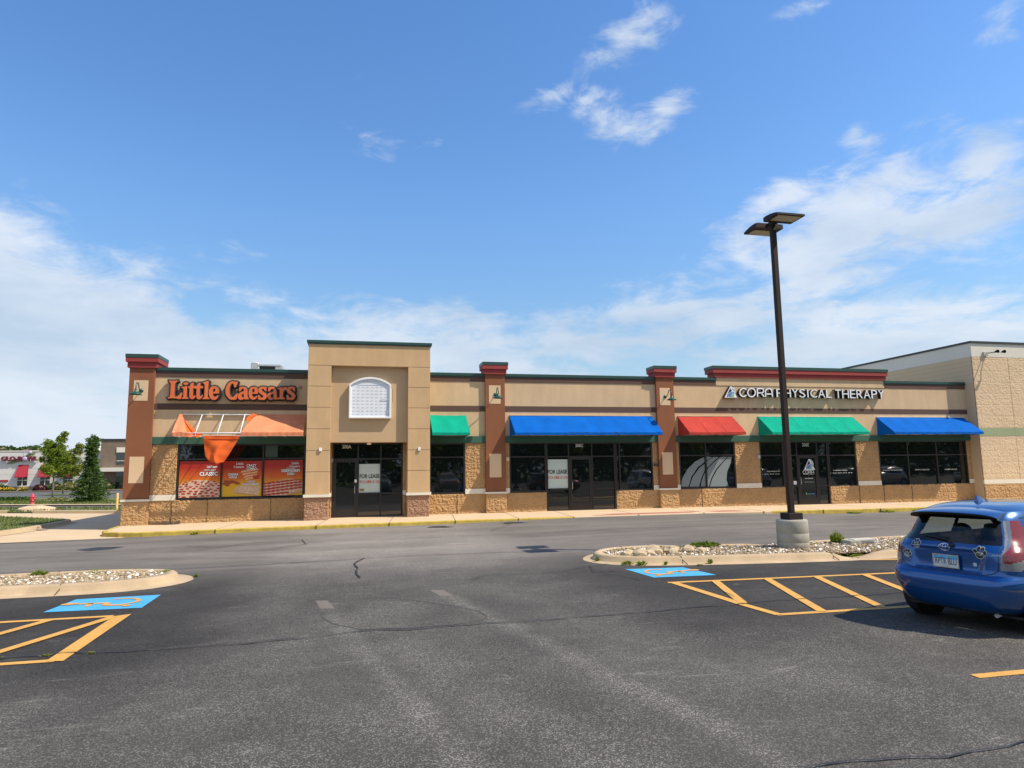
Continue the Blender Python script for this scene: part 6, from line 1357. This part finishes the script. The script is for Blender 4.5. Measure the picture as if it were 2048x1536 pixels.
    for i in range(ns + 1):
        v = -.535 + 1.07 * i / ns; f_ = abs(v) / .535; ue = .175 + .11 * f_ ** 3; zt_ = 1.437 - .022 * f_ ** 2 - .03 * f_ ** 8; uf_ = .66; zf = 1.487 - .05 * f_ ** 2.2
        VS += [(uf_, v * .93, zf), (.44, v * .97, lx(zf, zt_, .38) + .008), (ue + .03, v, zt_ + .003), (ue, v, zt_ - .012), (ue + .012, v, zt_ - .040), (.42, v * .96, zt_ - .060)]
    sp_.add(VS, [(i * 6 + k, (i + 1) * 6 + k, (i + 1) * 6 + k + 1, i * 6 + k + 1) for i in range(ns) for k in range(3)], True); sp_.m = 1
    sp_.add(VS, [(i * 6 + k, (i + 1) * 6 + k, (i + 1) * 6 + k + 1, i * 6 + k + 1) for i in range(ns) for k in (3, 4)], True); sp_.m = 0
    for e in (0, ns): sp_.add([VS[e * 6 + k] for k in range(6)], [(0, 1, 2, 3, 4, 5) if e == 0 else (5, 4, 3, 2, 1, 0)])
    sp_.build('roof_spoiler', [paint, M['trim']], root)
    # tailgate shut line
    for pts in ([(-.585, 1.04), (-.592, .95), (-.59, .86), (-.585, .765), (-.53, .725), (-.44, .70), (-.2, .694), (0, .693), (.2, .694), (.44, .70), (.53, .725), (.585, .765), (.59, .86), (.592, .95), (.585, 1.04)],):
        Q = []
        for p, q in zip(pts, pts[1:]):
            for k in range(6): Q.append((lx(p[0], q[0], k / 6), lx(p[1], q[1], k / 6)))
        Q.append(pts[-1]); MB().tube([(rear_u(v, z) - .0005, v, z) for v, z in Q], .0042, 5, cap=False).build('panel_gap', M['trim'], root)
    # fin aerial
    fa = MB(); F_ = [(.84, 0.0), (.845, .045), (.86, .068), (.90, .066), (.96, .045), (1.05, .008)]; VV = []
    for (u, h_) in F_:
        VV += [(u, -.032, 1.528), (u, -.008, 1.533 + h_ * 1.15), (u, .008, 1.533 + h_ * 1.15), (u, .032, 1.528)]
    fa.add(VV, [(i * 4 + k, (i + 1) * 4 + k, (i + 1) * 4 + k + 1, i * 4 + k + 1) for i in range(5) for k in range(3)] + [(0, 1, 2, 3)], False); fa.build('aerial', paint, root)
    return root
def build_cars():
    base = make_car(M['paint_blue'])
    cols = [('dark red', (.16, .012, .012)), ('white', (.62, .62, .62)), ('dark blue', (.02, .04, .12)), ('silver', (.38, .40, .42)), ('black', (.015, .015, .017)), ('light silver', (.5, .52, .54)), ('grey', (.16, .17, .18)), ('pale grey', (.45, .46, .47)), ('pearl white', (.6, .6, .58)), ('brick red', (.22, .03, .02))]
    pos = [(12.0, 1.2, 2), (19.5, 2.0, -3), (25.5, 1.6, 1), (31.0, 2.2, 183), (37.5, 1.8, 2), (43.5, 2.0, 178), (1.6, -7.2, 88), (-5.2, -5.5, 92), (49, 2, 0), (7.0, -7.5, 90)]
    for (nm, c), (x, y, a) in zip(cols, pos):
        r_ = copy_tree(base); m = car_paint('car_' + nm.replace(' ', '_'), c)
        for ch in r_.children:
            for s in ch.material_slots:
                if s.material == M['paint_blue']: s.link = 'OBJECT'; s.material = m
        r_.location = (x, y, 0); r_.rotation_euler = (0, 0, R(a)); r_.scale = (.95, .95, 1.0); tag(r_, nm + ' hatchback parked out of view, seen only mirrored in the shop windows', 'car', 'cars mirrored in the shop windows')
    return base
car = build_cars()
tag(car, 'blue hatchback with paw-print stickers and plate RPTR BLU, parked at the right edge', 'car')
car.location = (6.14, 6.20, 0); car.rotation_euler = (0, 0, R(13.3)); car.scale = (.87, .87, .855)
def on_tail(off):
    def f(x, y, z): # x = along -v, z up
        v = -x; return (rear_u(v, z) - off - (y if False else 0), v, z)
    return f
# number plate
pu = rear_u(0, .80) - .03
plt = MB().bbox(pu - .006, pu + .002, -.1525, .1525, .745, .897, .004).build('number_plate', M['vinyl'], car)
MB().box(pu - .0075, pu - .0062, -.143, .143, .845, .888).build('plate_band', mat('plate_blue', (.10, .38, .62), .5, .2, 12), plt)
text_mesh('RPTR BLU', -.130, .130, .778, .858, 0, .001, .0, place=lambda x, y, z: (pu - .0085 + y * .5, -x, z)).build('plate_text', mat('plate_ink', (.05, .03, .06), .5), plt)
text_mesh('LAND OF LINCOLN', -.055, .055, .757, .764, 0, .001, .0, place=lambda x, y, z: (pu - .0075 + y * .5, -x, z)).build('plate_text', mat('plate_ink_small', (.2, .2, .3), .5), plt)
fr = MB()
for (a, b_, c, d) in ((-.160, .160, .893, .903), (-.160, .160, .738, .750), (-.160, -.148, .75, .893), (.148, .160, .75, .893)): fr.box(pu - .011, pu - .0, a, b_, c, d)
fr.build('plate_frame', M['chrome'], plt)
# tailgate emblem: three ovals
em = MB()
def oval(cv, cz, a, b_, r_):
    P = [(rear_u(cv + a * math.cos(t * .2618), cz + b_ * math.sin(t * .2618)) - .008, cv + a * math.cos(t * .2618), cz + b_ * math.sin(t * .2618)) for t in range(25)]; em.tube(P, r_, 5, cap=False)
oval(.01, .992, .066, .045, .0048); oval(.01, .992, .020, .043, .0036); oval(.01, 1.012, .046, .018, .0036)
em.build('emblem', M['chrome'], car)
# stickers
M['st_w'] = mat('sticker_white', (.62, .62, .60), .5); M['st_k'] = mat('sticker_black', (.015, .015, .02), .4)
def paw(cv, cz, s, rot, bar):
    t = []
    c, s_ = math.cos(rot), math.sin(rot)
    def T(x, z): return (cv - (x * c - z * s_) * s, cz + (x * s_ + z * c) * s)
    def ell(x, z, a, b_, off, mb, n=14):
        P = [T(x + a * math.cos(6.283 * k / n), z + b_ * math.sin(6.283 * k / n)) for k in range(n)]; mb.add([(rear_u(v, q) - off, v, q) for v, q in P], [tuple(range(n))])
    W_ = MB(); K = MB()
    for (x, z, a, b_) in ((0, -.35, .58, .45), (-.68, .18, .24, .34), (-.25, .62, .24, .34), (.27, .62, .24, .34), (.70, .15, .24, .34)):
        ell(x, z, a + .09, b_ + .09, .004, W_); ell(x, z, a, b_, .0065, K)
    o = W_.build('paw_sticker', M['st_w'], car); K.build('sticker_print', M['st_k'], o)
    if bar:
        B_ = MB()
        for dz in (-.22, -.5):
            P = [T(-.62, dz), T(.62, dz), T(.62, dz - .16), T(-.62, dz - .16)]; B_.add([(rear_u(v, q) - .008, v, q) for v, q in P], [(0, 1, 2, 3)])
        B_.build('sticker_bar', M['st_w'], o)
    else:
        B_ = text_mesh('MY MUTTS', -.42, .42, -.42, -.26, 0, .001, .02, place=lambda x, y, z: (rear_u(*T(x, z)) - .0095, *T(x, z))); B_.build('sticker_text', M['st_w'], o)
        H_ = MB(); P = [T(0, -.18), T(-.14, -.02), T(-.08, .06), T(0, 0), T(.08, .06), T(.14, -.02)]; H_.add([(rear_u(v, q) - .0095, v, q) for v, q in P], [tuple(range(6))]); H_.build('sticker_heart', M['red_ink'], o)
paw(.375, 1.0, .062, .12, True); paw(.50, .865, .060, -.35, True); paw(-.40, .955, .080, -.15, False)
text_mesh('PRIUS', -.60, -.50, .945, .968, 0, .002, .0, place=lambda x, y, z: (rear_u(-x, z) - .005, -x, z)).build('badge', M['chrome'], car)
text_mesh('HYBRID', .535, .625, .935, .952, 0, .002, .0, place=lambda x, y, z: (rear_u(-x, z) - .005, -x, z)).build('badge', M['chrome'], car)
MB().box(rear_u(-.3, .80) - .004, rear_u(-.3, .80) + .01, -.345, -.305, .79, .83).build('sticker', M['poster_white'], car)
MB().tube([(rear_u(-.08, 1.03) - .02, -.08, 1.03), (rear_u(-.06, 1.07) - .03, -.03, 1.085), (rear_u(.2, 1.11) - .022, .24, 1.11)], [.018, .012, .006], 8).tube([(rear_u(.28, 1.115) - .015, .30, 1.112), (rear_u(-.02, 1.10) - .015, -.02, 1.105)], .006, 5).lathe([(0, -.03), (.028, -.03), (.028, .0)], (rear_u(-.08, 1.02), -.08, 1.02), 12, 'x').build('rear_wiper', M['trim'], car)
